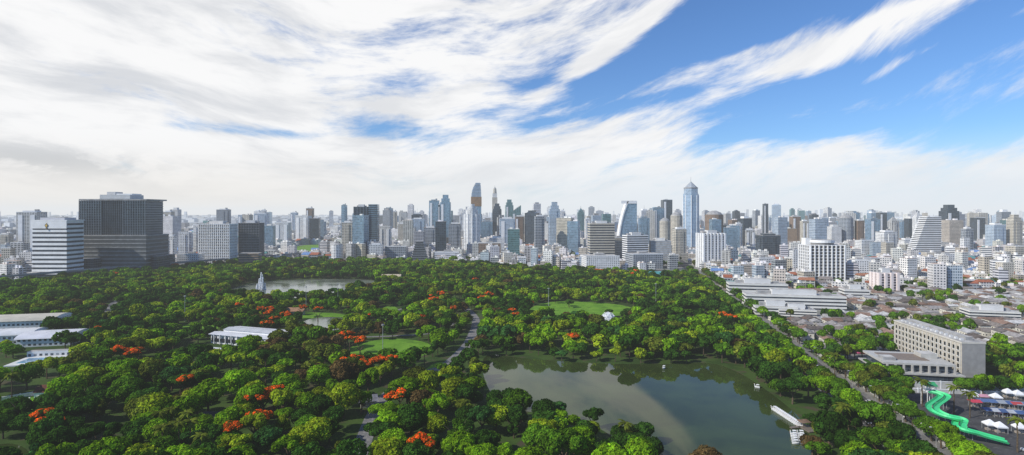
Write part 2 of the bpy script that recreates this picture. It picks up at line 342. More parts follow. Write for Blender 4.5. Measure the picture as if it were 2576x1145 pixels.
b=MB(); b.box(0,0,13,70,0,h,'color','roof',t=(.46,.42,.35)); b.box(0,-35.15,13.1,.4,0,h,'color','roof',t=(.30,.29,.28)); obj('wall',b.mesh('wall'),parent=top)
b=MB(); b.box(0,0,.5,1.7,0,2.3,'cglass','cglass'); b.box(-.2,0,.6,2.0,-.25,0,'white','white'); wm_=b.mesh('window')
for f in range(5):
    for i in range(17): obj('window',wm_,(-6.45,-32+i*4,1.6+f*3.6),parent=top)
b=MB(); b.box(-6.7,0,.9,.8,.2,h-.4,'color','color',t=(.55,.52,.46)); pm=b.mesh('pier')
for i in range(18): obj('pier',pm,(0,-34+i*4,0),parent=top)
b=MB(); b.box(0,0,13.8,71,h,h+1,'color','roof',t=(.55,.52,.46)); b.box(1,0,4,60,h+1,h+3,'grey','roof'); 
for i in range(14): b.box(-3.5,-30+i*4.6,1.6,1.6,h+1,h+2.2,'metal','metal')
obj('parapet',b.mesh('parapet'),parent=top); occ(cx,cy,22);occ(cx,cy-25,12);occ(cx,cy+25,12)
cx,cy=246,345; top=obj('office_building',None,(cx,cy,0),-.19,label='low modern concrete building with flat roof and terraces',cat='building')
b=MB(); b.box(0,0,42,32,0,4.2,'glass','roof'); b.box(0,2,36,26,4.2,9,'glass','roof'); obj('wall',b.mesh('wall'),parent=top)
b=MB(); b.box(0,0,44,34,3.9,4.7,'color','color',t=(.42,.41,.38),bottom=True); b.box(0,2,39,29,8.6,9.8,'color','color',t=(.44,.43,.40),bottom=True); b.box(-3,3,24,16,9.8,10.1,'color','color',t=(.20,.15,.11)); b.box(-14,-4,7,7,9.8,11.5,'grey','roof'); b.box(12,6,9,9,9.8,12.5,'color','roof',t=(.42,.41,.38)); obj('roof',b.mesh('roof'),parent=top)
b=MB(); b.box(0,0,1,.8,0,9,'color','color',t=(.42,.40,.36)); pm=b.mesh('pier')
for i in range(9): obj('pier',pm,(-18+i*4.5,-13.9,0),parent=top)
b=MB(); b.box(-20.5,-2,2.2,26,4.7,5.5,'leaf','leaf',t=(.04,.1,.02)); obj('planter',b.mesh('planter'),parent=top)
occ(cx,cy,28)
def wall(p,q,h,label,tint=(.42,.41,.38)):
    p=Vector(p);q=Vector(q);d=q-p;L=d.length; o=obj('boundary_wall',None,(p.x,p.y,0),math.atan2(d.y,d.x),label=label,cat='wall')
    b=MB(); b.box(L/2,0,L,.35,0,h,'color','color',t=tint); obj('wall_panel',b.mesh('wall_panel'),parent=o)
    b=MB(); b.box(L/2,0,L,.6,h,h+.2,'white','white'); obj('coping',b.mesh('coping'),parent=o)
    b=MB(); b.box(0,0,.6,.6,0,h+.5,'white','white'); pm=b.mesh('post')
    for i in range(int(L/8)+1): obj('post',pm,(i*8,0,0),parent=o)
wall((roadx(225)+15,225),(roadx(395)+15,395),3.2,'long grey concrete wall along the main road')
wall((roadx(320)+17,320),(roadx(320)+135,306),4.2,'tall pale wall between fairground and office compound',(.5,.5,.47))
wall((roadx(312)+17,312),(roadx(312)+130,298),2.2,'low pale wall at the edge of the fairground',(.5,.5,.47))
x0,y0=gp(618,868); top=obj('sports_hall',None,(x0,y0+12,0),-.32,label='white sports hall with stepped metal roof in the park',cat='building')
b=MB(); b.box(0,0,52,30,0,6.6,'W','metal'); obj('wall',b.mesh('wall'),parent=top)
b=MB(); b.box(0,-15.3,50,.5,1.8,4.2,'cglass','cglass'); obj('window',b.mesh('window'),parent=top)
b=MB()
for i,(hh,yy) in enumerate(((7.0,-10),(8.8,0),(7.0,10))):
    b.box(0,yy,55-i%2*8,11,6.6,hh,'white','metal'); b.gable(0,yy,54-i%2*8,10.6,hh,1.0,'metal',t=(.75,.77,.8) if i%2 else (.95,.95,.97),over=.8)
for i in range(9): b.box(-22+i*5.5,-15.8,.4,.9,0,7.2,'white','white')
obj('roof',b.mesh('roof'),parent=top); occ(x0,y0+12,27); occ(x0+6,y0-12,20); occ(x0-16,y0-6,14)
b=MB()
x1,y1=gp(545,892); t2=obj('entrance_canopy',None,(x1,y1,0),-.3,label='flat white entrance canopy beside the sports hall',cat='building')
b.box(0,0,22,9,3.2,3.7,'white','metal',bottom=True); obj('roof',b.mesh('roof'),parent=t2)
b=MB(); b.box(0,0,.3,.3,0,3.2,'white','white'); pm=b.mesh('post')
for i in range(8): obj('post',pm,(-10+(i%4)*6.6,(-4 if i<4 else 4),0),parent=t2)
occ(x1,y1-4,12)
for (u0,u1,vb,hh,dd,rt,lb) in ((-40,112,832,11,28,(.8,.74,.6),'cream roofed exhibition hall behind trees'),(-60,60,868,10,20,(1,1,1),'white curved roof hall'),(40,160,872,9,26,(1.0,1.0,1.05),'white metal roofed hall beside the park')):
    xa,Y=gp(u0,vb); xb=px(u1,Y); w=xb-xa
    top=obj('hall',None,((xa+xb)/2,Y+dd/2,0),.22,label=lb,cat='building')
    b=MB(); b.box(0,0,w,dd,0,hh-3,'W','metal'); obj('wall',b.mesh('wall'),parent=top)
    b=MB(); n=10
    for i in range(n):
        a0=math.pi*i/n;a1=math.pi*(i+1)/n; ya,za=-math.cos(a0)*(dd/2+1),hh-3+math.sin(a0)*3; yb,zb=-math.cos(a1)*(dd/2+1),hh-3+math.sin(a1)*3
        b.face([(-w/2-1,ya,za),(w/2+1,ya,za),(w/2+1,yb,zb),(-w/2-1,yb,zb)],'metal',None,rt)
    for sg in (-1,1):
        P=[(sg*(w/2+.6),-math.cos(math.pi*i/n)*(dd/2+.8),hh-3+math.sin(math.pi*i/n)*2.9) for i in range(n+1)]
        b.face(P if sg>0 else P[::-1],'white')
    obj('roof',b.mesh('roof'),parent=top); occ((xa+xb)/2,Y+dd/2,w*.5); occ((xa+xb)/2+5,Y-8,w*.35)
x0,y0=gp(122,908); top=obj('swimming_pool',None,(x0,y0,0),.18,label='outdoor lane pool with pale blue water and white surround',cat='pool')
b=MB(); b.box(0,0,38,24,0,.8,'white','white',t=(.8,.8,.77)); obj('pool_deck',b.mesh('pool_deck'),parent=top)
b=MB(); b.box(-2,0,27,13,.8,.86,'pool','pool'); obj('pool_water',b.mesh('pool_water'),parent=top)
b=MB()
for i in range(5): b.box(-2,-4.4+i*2.2,27,.18,.87,.93,'color','color',t=(.5,.1,.08))
obj('lane_rope',b.mesh('lane_rope'),parent=top)
b=MB(); b.box(0,14.6,40,5,0,4,'W','roof'); obj('changing_room',b.mesh('changing_room'),parent=top); occ(x0,y0,22); occ(x0+4,y0-20,16)
x0,y0=gp(85,1010,0); top=obj('garden_pavilion',None,(x0,y0+8,0),.1,label='dark red roofed garden gate pavilion with white walls',cat='pavilion')
b=MB(); b.box(0,0,9,5,0,3,'white','white'); obj('wall',b.mesh('wall'),parent=top)
b=MB(); b.gable(0,0,9,5,3,2.4,'troof',t=(.12,.04,.03)); b.gable(0,0,5,3.6,4.2,2.2,'troof',t=(.14,.05,.03)); obj('roof',b.mesh('roof'),parent=top); occ(x0,y0+8,8); occ(x0,y0-6,6)
wall(gp(0,1010),gp(150,985),2.0,'white garden wall beside the red pavilion',(.6,.6,.58))
wall(gp(20,1060),gp(75,1010),2.0,'red brick garden wall beside the lawn',(.22,.04,.04))
for (u,v,w,d,hh,rc,lb) in ((550,1062,12,8,4,(.08,.065,.055),'brown roofed pavilion among park trees'),(985,695,26,10,6,(.5,.42,.3),'cream park building with hipped roof by the pond'),(925,1010,8,6,3.5,(.22,.22,.25),'small grey roofed kiosk beneath trees'),(745,780,16,8,4,(.3,.17,.1),'small brown roofed park shelter'),(1655,690,24,14,6,(.08,.32,.32),'turquoise roofed sports building')):
    x0,y0=gp(u,v+12); top=obj('pavilion',None,(x0,y0,0),R.uniform(-.4,.4),label=lb,cat='pavilion')
    b=MB(); b.box(0,0,w*.9,d*.9,0,hh,'H','roof'); obj('wall',b.mesh('wall'),parent=top)
    b=MB(); b.gable(0,0,w,d,hh,d*.4,'troof',t=rc,over=1); obj('roof',b.mesh('roof'),parent=top); occ(x0,y0,w*.6)
x0,y0=gp(1530,808,0); top=obj('geodesic_dome',None,(x0,y0,0),label='small white geodesic dome frame in the park',cat='dome')
import bmesh
bm=bmesh.new(); bmesh.ops.create_icosphere(bm,subdivisions=2,radius=7); bmesh.ops.delete(bm,geom=[v for v in bm.verts if v.co.z<-1],context='VERTS')
b=MB()
for e in bm.edges: b.tube(e.verts[0].co,e.verts[1].co,.16,.16,'white',4)
bm.free(); obj('frame',b.mesh('frame'),(0,0,1.5),parent=top)
b=MB(); b.ngon(0,0,6.6,20,0,3.5,'white','white',r2=6.3,t=(.8,.85,.9)); b.ngon(0,0,6.3,20,3.5,6.1,'white','white',r2=4,t=(.8,.85,.9)); b.ngon(0,0,4,20,6.1,7.8,'white','white',r2=1,t=(.8,.85,.9)); obj('cover',b.mesh('cover'),parent=top); occ(x0,y0,9); occ(x0,y0-12,7); occ(x0,y0-22,4)
top=obj('railway_viaduct',None,label='grey elevated railway viaduct along the park edge',cat='viaduct')
b=MB(); P=[(railx(y),y) for y in (560,1200)]
dv=Vector((P[1][0]-P[0][0],P[1][1]-P[0][1],0)); L=dv.length; rt=math.atan2(dv.y,dv.x); top.location=(P[0][0],P[0][1],0); top.rotation_euler=(0,0,rt)
b.box(L/2,0,L,9,11.5,12.9,'color','color',t=(.17,.17,.17),bottom=True); obj('deck',b.mesh('deck'),parent=top)
for s in (-4.4,4.4):
    b=MB(); b.box(L/2,s,L,.3,12.9,14.1,'color','color',t=(.26,.26,.26)); obj('parapet',b.mesh('parapet'),parent=top)
b=MB(); b.box(0,0,2,2,0,10.5,'color','color',t=(.25,.25,.25)); b.box(0,0,2,6,10.5,11.5,'color','color',t=(.25,.25,.25)); pm=b.mesh('pillar')
for i in range(int(L/28)): obj('pillar',pm,(14+i*28,0,0),parent=top)
ribbon('road',[(railx(y)-14,y) for y in (500,1300)],16,.1,'asphalt')
# ------------------------------------------------------------ skyline towers
LBL={'W':'white concrete apartment tower with punched windows','R':'white office tower with dark ribbon windows','B':'beige tower with rows of windows','G':'grey office tower with banded windows','L':'blue glass office tower','D':'dark glass tower','N':'brown brick tower with small windows','T':'teal glass tower','C':'pale concrete tower with balconies','P':'pale blue tower with slim windows'}
TOPL={'flat':'and flat roof','pent':'and rooftop plant room','spire':'and pointed spire','crown':'and stepped crown','dome':'and domed roof','pyr':'and pyramid roof','slope':'and sloping roof'}
def tower(u0,u1,vt,Y,st,rot=0.2,top='pent',asp=.8,tint=(1,1,1),group=None):
    rot*=.6; W=(u1-u0)*Y/F; h=pz(vt,Y); xm=abs(px((u0+u1)/2,Y))
    k=asp*xm/Y/1.15; Wf=W/(1+k); cx=px(u0,Y)+Wf/2 if (u0+u1)/2<1288 else px(u1,Y)-Wf/2
    w=Wf/(abs(math.cos(rot))+asp*abs(math.sin(rot)))/1.02; d=w*asp
    cy=Y+d/2
    b=MB(); hb=h
    if top=='pent': hb=h-4
    elif top=='spire': hb=h*.80
    elif top=='crown': hb=h*.86
    elif top=='pyr': hb=h*.86
    elif top=='dome': hb=h*.9
    elif top=='slope': hb=h*.8
    if top in('dome',):
        b.ngon(0,0,w*.52,14,0,hb,st,'roof',t=tint)
    else:
        b.box(0,0,w,d,0,hb,st,'roof',t=tint)
        k=R.random()
        if k<.5 and h>50:
            b.box(0,-d/2,w*.4,2.4,0,hb-4,st,'roof',t=tint); b.box(w/2,0,2.4,d*.4,0,hb-4,st,'roof',t=tint); b.box(-w/2,0,2.4,d*.4,0,hb-4,st,'roof',t=tint)
        elif h>50:
            b.box(-w*.3,-d/2,w*.22,2.0,0,hb-6,'white','roof',t=tint); b.box(w*.3,-d/2,w*.22,2.0,0,hb-6,'white' if st in 'WCB' else st,'roof',t=tint)
    if h>60: b.box(0,0,w*1.4,d*1.4,0,14,st,'roof',t=tint)
    me=b.mesh('wall'); o=obj('tower_building',me,(cx,cy,0),rot,label=LBL[st]+' '+TOPL[top],cat='building',group=group)
    b=MB()
    if top=='pent':
        b.box(0,0,w*.6,d*.6,hb,h,st if st in 'LDT' else 'white','roof',t=tint); b.box(w*.2,d*.1,w*.15,d*.2,h,h+3,'grey','roof')
        b.box(0,-d/2,w,.4,hb,hb+1.2,'white' if st in 'WRBCP' else 'grey','roof'); b.box(-w/2,0,.4,d,hb,hb+1.2,'grey','roof'); b.box(w/2,0,.4,d,hb,hb+1.2,'grey','roof')
    elif top=='spire':
        b.box(0,0,w*.75,d*.75,hb,hb+(h-hb)*.3,st,'roof',t=tint); b.box(0,0,w*.5,d*.5,hb+(h-hb)*.3,hb+(h-hb)*.6,st,'roof',ts=.3,t=tint); b.tube((0,0,hb+(h-hb)*.55),(0,0,h),w*.06,w*.01,'pole')
    elif top=='crown':
        b.box(0,0,w*.8,d*.8,hb,hb+(h-hb)*.5,st,'roof',t=tint); b.box(0,0,w*.55,d*.55,hb+(h-hb)*.5,h,st,'roof',t=tint)
    elif top=='pyr':
        b.box(0,0,w*.9,d*.9,hb,h,st,'roof',ts=.05,t=(.8,.8,.8))
    elif top=='dome':
        b.ngon(0,0,w*.46,14,hb,hb+(h-hb)*.5,'grey','roof',r2=w*.38); b.ngon(0,0,w*.38,14,hb+(h-hb)*.5,h,'grey','roof',r2=w*.12)
    elif top=='slope':
        b.face([(-w/2,-d/2,hb),(w/2,-d/2,hb),(w/2,-d/2,h)],st,None,tint); b.face([(w/2,-d/2,hb),(w/2,d/2,hb),(w/2,d/2,h),(w/2,-d/2,h)],st,None,tint); b.face([(w/2,d/2,hb),(-w/2,d/2,hb),(w/2,d/2,h)],st,None,tint); b.face([(-w/2,-d/2,hb),(w/2,-d/2,h),(w/2,d/2,h),(-w/2,d/2,hb)],'roof',None,tint)
    elif top=='flat':
        b.box(0,-d/2+.2,w+.5,.5,hb,hb+1.4,'white','white'); b.box(0,d*.2,w*.3,d*.3,hb,hb+3,'grey','roof')
    if b.f: obj('roof_structure',b.mesh('roof_structure'),parent=o)
    occ(cx,cy,max(w,d)*.62); return o
TL=[(38,122,530,1280,'C',.2,'pent'),(0,34,590,1250,'B',.1,'flat'),(24,76,612,960,'C',.2,'flat'),(408,440,530,1500,'B',.1,'pent'),(415,446,590,1080,'W',.1,'pent'),(446,486,585,1150,'W',.2,'flat'),
(486,503,566,1180,'W',0,'flat'),(543,582,525,1750,'G',.1,'pent'),(598,626,541,2000,'P',.1,'flat'),(636,680,535,2100,'P',.2,'pent'),(655,672,527,2400,'W',.2,'pent'),(742,785,543,1800,'W',-.1,'flat'),(769,791,522,1900,'N',.1,'pent'),
(730,751,533,2300,'P',.1,'pent'),(690,735,560,1700,'W',.1,'flat'),(858,874,514,1900,'L',.1,'pent'),(858,892,556,1250,'B',.15,'pent'),(951,986,570,1300,'W',.1,'flat'),(965,990,522,2300,'L',.1,'pent'),(985,1000,530,2400,'B',.1,'pent'),
(830,866,612,1160,'W',.1,'dome'),(925,968,612,1150,'W',.2,'pent'),(966,1030,621,1170,'G',.1,'flat'),(1030,1072,548,1600,'P',.2,'pent'),(1064,1102,570,1400,'G',.1,'pent'),(1078,1107,502,1600,'L',.1,'pent'),(1106,1136,490,1560,'L',.1,'crown'),(1102,1112,515,1560,'D',.1,'flat'),
(1127,1161,560,1400,'G',.2,'pent'),(1155,1166,540,1700,'W',.2,'flat'),(1210,1240,555,1650,'L',.1,'pent'),(1238,1262,512,1900,'D',.2,'crown'),(1270,1292,502,2000,'T',.2,'crown'),(1286,1311,516,2000,'T',.2,'slope'),(1255,1297,547,1500,'P',.1,'pent'),(1295,1318,542,1600,'N',.1,'pent'),(1315,1345,535,1900,'B',.1,'pyr'),
(1344,1370,541,1250,'G',.2,'pent'),(1380,1409,508,1350,'P',.1,'crown'),(1408,1422,528,1500,'W',.1,'pent'),(1420,1445,548,1700,'L',.1,'pent'),(1452,1470,518,2200,'T',.1,'spire'),(1470,1486,548,1700,'W',.2,'pent'),(1536,1578,598,1180,'B',.2,'flat'),(1633,1672,521,1700,'L',.2,'pent'),(1662,1692,503,1800,'D',.1,'flat'),
(1655,1690,548,1450,'B',.3,'dome'),(1682,1722,533,1500,'B',.3,'dome'),(1690,1728,572,1180,'B',.2,'pent'),(1768,1826,530,1500,'N',.1,'dome'),(1605,1635,545,1500,'L',.1,'pent'),(1918,1933,513,1900,'D',.1,'flat'),(1845,1868,560,1400,'W',.2,'pent'),(1868,1900,575,1400,'C',.1,'pent'),
(1900,1965,588,1150,'D',.1,'pent'),(1965,1985,555,1700,'L',.1,'pent'),(1985,2015,545,1700,'N',.1,'flat'),(2012,2035,553,1600,'B',.1,'pent'),(2035,2060,538,1900,'D',.1,'pent'),(2060,2085,548,1700,'P',.1,'flat'),(2103,2153,540,1500,'G',.2,'dome'),(2150,2175,552,1500,'N',.1,'pent'),(2176,2216,548,1600,'L',.1,'pent'),
(2204,2232,535,1900,'D',.1,'flat'),(2232,2262,545,1600,'C',.1,'pyr'),(2262,2280,555,1800,'L',.2,'pent'),(2295,2322,532,1500,'W',.1,'pyr'),(2320,2350,545,2000,'L',.1,'pent'),(2360,2415,515,1500,'D',.15,'crown'),(2417,2450,572,1250,'G',.1,'pent'),(2440,2480,548,1700,'D',.1,'flat'),(2478,2532,562,1300,'P',.1,'pent'),(2530,2574,540,1300,'B',.15,'crown'),(2415,2440,600,1100,'W',.1,'flat'),
(2528,2590,620,1000,'B',.1,'flat'),(2150,2200,605,1200,'W',.1,'flat'),(2200,2260,580,1250,'W',.2,'pent'),(2215,2250,610,1050,'B',.2,'flat'),(2260,2300,600,1300,'W',.1,'pent'),(1985,2020,630,900,'W',.1,'flat'),(2130,2200,655,850,'W',-.1,'flat'),(2150,2215,650,900,'C',.1,'flat'),(2270,2345,650,950,'W',.1,'flat'),(1460,1560,645,960,'W',.1,'flat'),(1570,1670,640,985,'G',.2,'flat'),
(1200,1262,612,1200,'N',.05,'flat'),(1230,1270,595,1350,'W',.1,'pent'),(1090,1160,635,1130,'R',.1,'flat'),(1000,1030,560,1700,'B',.1,'pent'),(1160,1205,520,1500,'W',.1,'crown'),(440,520,640,1010,'W',.3,'flat'),(660,700,630,1180,'C',.1,'flat'),(700,760,632,1300,'B',.1,'flat'),(2,40,625,880,'B',.2,'flat'),(2350,2420,640,1000,'W',.1,'flat'),(1890,1950,650,930,'W',.2,'flat')]
for t in TL: tower(*t)
Y=1130; x0=px(1052,Y); t=obj('office_building',None,(x0,Y+16,0),.15,label='dark stepped office building narrowing towards the top',cat='building')
for i in range(9):
    b=MB(); w=36-i*2.6; b.box(0,0,w,w*.8,i*4.6,i*4.6+2.6,'D','roof'); b.box(0,0,w+.8,w*.8+.8,i*4.6+2.6,i*4.6+4.6,'grey','roof',t=(.5,.55,.6),bottom=True); obj('storey',b.mesh('storey'),parent=t)
occ(x0,Y+16,22)
Y=1400; x0=px(1743,Y); h=pz(450,Y); t=obj('skyscraper',None,(x0,Y+16,0),.25,label='tall pale glass skyscraper with pyramid roof and spire',cat='skyscraper')
b=MB(); b.ngon(0,0,19,8,0,h*.80,'P','roof',t=(.8,.9,1)); obj('wall',b.mesh('wall'),parent=t)
b=MB(); b.ngon(0,0,17,8,h*.80,h*.87,'P','roof',t=(.8,.85,.9)); obj('upper_storeys',b.mesh('w'),parent=t)
b=MB(); b.ngon(0,0,17.5,8,h*.87,h*.885,'grey','grey'); b.ngon(0,0,16,8,h*.885,h*.965,'grey','grey',r2=1.2,t=(1,1.1,1.2)); obj('roof',b.mesh('roof'),parent=t)
b=MB(); b.tube((0,0,h*.96),(0,0,h*1.04),.7,.15,'pole'); obj('spire',b.mesh('spire'),parent=t)
b=MB(); b.box(0,0,1.4,1.6,0,h*.78,'white','white'); pm=b.mesh('fin')
for i in range(8): a=i*math.pi/4+.3; obj('fin',pm,(19*math.cos(a),19*math.sin(a),0),parent=t)
occ(x0,Y+16,26)
Y=1900; x0=px(1197,Y); h=pz(459,Y); t=obj('skyscraper',None,(x0,Y+20,0),.1,label='slender curved blue glass skyscraper with bronze lower floors',cat='skyscraper')
b=MB(); b.box(0,0,34,28,0,h*.60,'L','roof',t=(1.1,1.2,1.3)); obj('wall',b.mesh('wall'),parent=t)
b=MB(); b.box(0,0,36,30,h*.60,h*.76,'N','roof',t=(1.4,1.1,.7)); obj('bronze_storeys',b.mesh('w'),parent=t)
b=MB()
for i in range(10):
    z0=h*.76+h*.24*i/10; z1=h*.76+h*.24*(i+1)/10; w=34-20*(i/10)**2; xo=(34-w)*.35; b.box(xo,0,w,26-i*.9,z0,z1-1.6,'P','roof',t=(.7,.8,.9)); b.box(xo-1,0,w-3,22-i,z1-1.6,z1,'white','roof')
obj('upper_storeys',b.mesh('w'),parent=t); occ(x0,Y+20,26)
Y=2400; x0=px(1244.5,Y); h=pz(466,Y); t=obj('skyscraper',None,(x0,Y+14,0),label='very slender stepped tower with a thin spire',cat='skyscraper')
b=MB(); b.box(0,0,22,20,0,h*.76,'B','roof'); b.box(0,0,19,17,h*.76,h*.84,'W','roof'); obj('wall',b.mesh('wall'),parent=t)
b=MB(); b.ngon(0,0,8.5,12,h*.84,h*.93,'B','grey',r2=7); b.ngon(0,0,7,12,h*.93,h*.96,'grey','grey',r2=2); b.tube((0,0,h*.955),(0,0,h),1.2,.2,'pole'); obj('spire',b.mesh('spire'),parent=t); occ(x0,Y,20)
Y=1330; x0=px(1186,Y); h=pz(513,Y); t=obj('apartment_tower',None,(x0,Y+16,0),.1,label='white apartment tower with stepped rounded top',cat='building')
for (w,a,bb) in ((38,0,.8),(30,.8,.88),(22,.88,.95),(13,.95,1.0)):
    b=MB(); b.ngon(0,0,w/2,14,h*a,h*bb,'W','roof',t=(1.12,1.12,1.12)); obj('tier',b.mesh('tier'),parent=t)
b=MB(); b.box(0,0,1.5,2.5,0,h*.8,'white','white'); pm=b.mesh('fin')
for i in range(7): a=math.pi+i*math.pi/6; obj('fin',pm,(19*math.cos(a),19*math.sin(a),0),parent=t)
occ(x0,Y+16,24)
Y=1350; x0=px(1582,Y); h=pz(506,Y); t=obj('office_building',None,(x0,Y+14,0),.0,label='white and blue sail shaped office building with curved edge',cat='building')
n=14; Pn=[(-24+20*(i/n)**2.6+4*i/n, h*i/n) for i in range(n+1)]
b=MB()
for i in range(n):
    (xa,za),(xb,zb)=Pn[i],Pn[i+1]
    b.prism([(xa,-12),(20,-12),(20,12),(xa,12)],za,zb,'L','roof',[(xb,-12),(20,-12),(20,12),(xb,12)],t=(1.3,1.3,1.3))
obj('wall',b.mesh('wall'),parent=t)
b=MB()
for i in range(n):
    (xa,za),(xb,zb)=Pn[i],Pn[i+1]
    b.prism([(xa-3,-14),(xa,-14),(xa,14),(xa-3,14)],za,zb,'white','white',[(xb-3,-14),(xb,-14),(xb,14),(xb-3,14)])
b.box(0,-13,38,2,h-6,h+1,'white','white'); obj('curved_fin',b.mesh('fin'),parent=t); occ(x0,Y+14,28)
Y=1150; x0=px(2345,Y); h=pz(545,Y); t=obj('apartment_block',None,(x0,Y+16,0),.0,label='white terraced block sloping down like a staircase',cat='building'); nf=24
for i in range(nf):
    k=i/nf; xl=-38+34*k; b=MB(); b.box((xl+22)/2,0,22-xl,22,h*k,h*(k+.55/nf),'glass','roof'); b.box((xl+22)/2-.8,0,22-xl+2,24,h*(k+.55/nf),h*(k+1/nf),'white','white',bottom=True,t=(1.05,1.05,1.05)); obj('storey',b.mesh('storey'),parent=t)
occ(x0,Y+16,34)
# ------------------------------------------------------------ random city
cands=[]
def incity(x,y,mg=0):
    if y<1130:
        if x<railx(y)-32: return y>820 and x>-.98*y
        if x>roadx(y)+20: return y>690
        return (not inpoly(x,y,park)) and y>960 and not inpoly(x,y-30,park)
    return True
y=700.0
while y<13000:
    st=20+max(0,y-1000)*.018; st=min(st,120)
    x=-.98*y
    while x<.98*y:
        xx=x+R.uniform(-.3,.3)*st; yy=y+R.uniform(-.3,.3)*st
        if incity(xx,yy) and not any(inpoly(xx,yy,P) for P in club) and abs(xx-roadx(yy))>18 and R.random()<.82:
            cands.append((xx,yy,st))
        x+=st
    y+=st
stuff=MB(); nind=0
styles='WWWWWWWCCBBRRGPWHW'
cands2=[c for c in cands if c[1]>2600 or free(c[0],c[1],8)]
cands2.sort(key=lambda c:c[1])
def midrise(b,x,y,st,rot,local):
    r=R.random(); az=x/y; s=R.choice(styles)
    w=st*R.uniform(.5,.95); d=st*R.uniform(.45,.8)
    dens=1.0 if az>-.2 else .3
    if r<.03*dens and y>1150: h=R.uniform(45,100); s=R.choice('WWWCBGLLPDTN'); w=R.uniform(22,36); d=w*R.uniform(.6,1)
    elif r<.2: h=R.uniform(18,38)
    else: h=R.uniform(6,17)
    if y>3000: h*=1.25
    if y>5200: h*=1.15
    g=R.uniform(.78,1.12); t=(g,g*R.uniform(.95,1.0),g*R.uniform(.9,1.0))
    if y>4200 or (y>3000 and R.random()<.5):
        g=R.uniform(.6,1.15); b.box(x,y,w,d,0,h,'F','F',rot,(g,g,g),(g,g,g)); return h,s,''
    rr=R.random()
    ox,oy=(0,0) if local else (x,y); ro=0 if local else rot
    if rr<.25 and h<16: 
        c=R.choice([(.32,.11,.06),(.38,.17,.10),(.5,.5,.5),(.10,.28,.28),(.14,.25,.48),(.25,.22,.2),(.35,.12,.07)])
        b.box(ox,oy,w,d,0,h,s,'roof',ro,t); b.gable(ox,oy,w,d,h,d*.25,'troof',ro,c)
        return h,s,'pitched roof'
    rc=R.choice([(1,1,1),(1.3,1.3,1.3),(.7,.7,.7),(1.1,.8,.65),(1.5,1.5,1.5)])
    b.box(ox,oy,w,d,0,h,s,'roof',ro,t,rc)
    c_,s_=math.cos(ro),math.sin(ro)
    for k in range(2):
        ax,ay=R.uniform(-.3,.3)*w,R.uniform(-.3,.3)*d
        b.box(ox+ax*c_-ay*s_,oy+ax*s_+ay*c_,w*.22,d*.25,h,h+R.uniform(2,4),'white','roof',ro,t)
    return h,s,'flat roof'
for (x,y,st) in cands2:
    if y<=2600 and not free(x,y,st*.3): continue
    rot=R.choice([.19,.19,-.1,.4,0])*-1+R.uniform(-.08,.08)
    if nind<185:
        b=MB(); h,s,rl=midrise(b,x,y,st,rot,True)
        cn={'W':'white','C':'pale concrete','B':'beige','R':'white banded','G':'grey','P':'pale blue','N':'brown','H':'cream','L':'blue glass','D':'dark glass','T':'teal'}[s]
        obj('city_building',b.mesh('city_building'),(x,y,0),rot,label='%s city building with %s among neighbouring blocks'%(cn,rl),cat='building',group='city blocks around the park'); nind+=1
    else: midrise(stuff,x,y,st,rot,False)
for k in range(170):
    y=R.uniform(1500,4200); az=R.uniform(-.2,.95) if R.random()<.9 else R.uniform(-.95,-.2); x=az*y
    if not free(x,y,14): continue
    h=R.uniform(50,112)*(1 if y<3000 else 1.1)
    if R.random()<.05 and az>-.2: h=R.uniform(115,145)
    w=R.uniform(20,36); d=w*R.uniform(.6,1); g=R.uniform(.8,1.1); s=R.choice('WWWCBGLLPDCTWR'); rot=R.uniform(-.4,.4)
    stuff.box(x,y,w,d,0,h,s,'roof',rot,(g,g,g)); stuff.box(x,y,w*.55,d*.55,h,h+R.uniform(3,8),R.choice([s,'white','grey']),'roof',rot,(g,g,g))
    if R.random()<.15: stuff.tube((x,y,h),(x,y,h+18),.6,.2,'pole')
    if R.random()<.3: stuff.box(x,y,w*.8,d*.8,h,h+6,s,'roof',rot,(g,g,g),ts=.3)
    occ(x,y,w*.5)
obj('distant_city_buildings',stuff.mesh('distant_city'),kind='stuff',label='dense pale city blocks and towers stretching to the horizon',cat='buildings')
# ------------------------------------------------------------ low houses
HA=[]
rc=[(.16,.14,.13),(.22,.19,.17),(.30,.28,.27),(.12,.10,.09),(.26,.17,.13),(.36,.35,.34),(.20,.13,.10),(.42,.42,.42),(.55,.54,.52)]
for i in range(8):
    w=R.uniform(8,15); d=R.uniform(7,11); h=R.uniform(3.5,7)
    b=MB(); b.box(0,0,w,d,0,h,'H','roof'); 
    if i%3==0: b.box(w*.4,d*.3,w*.4,d*.6,0,h*.7,'H','roof')
    wm=b.mesh('house_wall'); b=MB(); b.gable(0,0,w,d,h,d*.22,'troof'); 
    if i%2==0: b.gable(w*.35,-d*.35,d*.6,w*.4,h-.8,d*.15,'troof',math.pi/2)
    HA.append((wm,b.mesh('house_roof'),w,d,h))
hp=[]; yy=388.0
while yy<800:
    xx=roadx(yy)+21
    while xx<.97*yy:
        x=xx+R.uniform(-2,2); y=yy+R.uniform(-2,2)
        if free(x,y,6) and not (425>y and x<290) and R.random()<.92 and y<760: hp.append((x,y))
        xx+=13
    yy+=12.5
hp.sort(key=lambda p:p[1]); hstuff=MB(); HT=[]
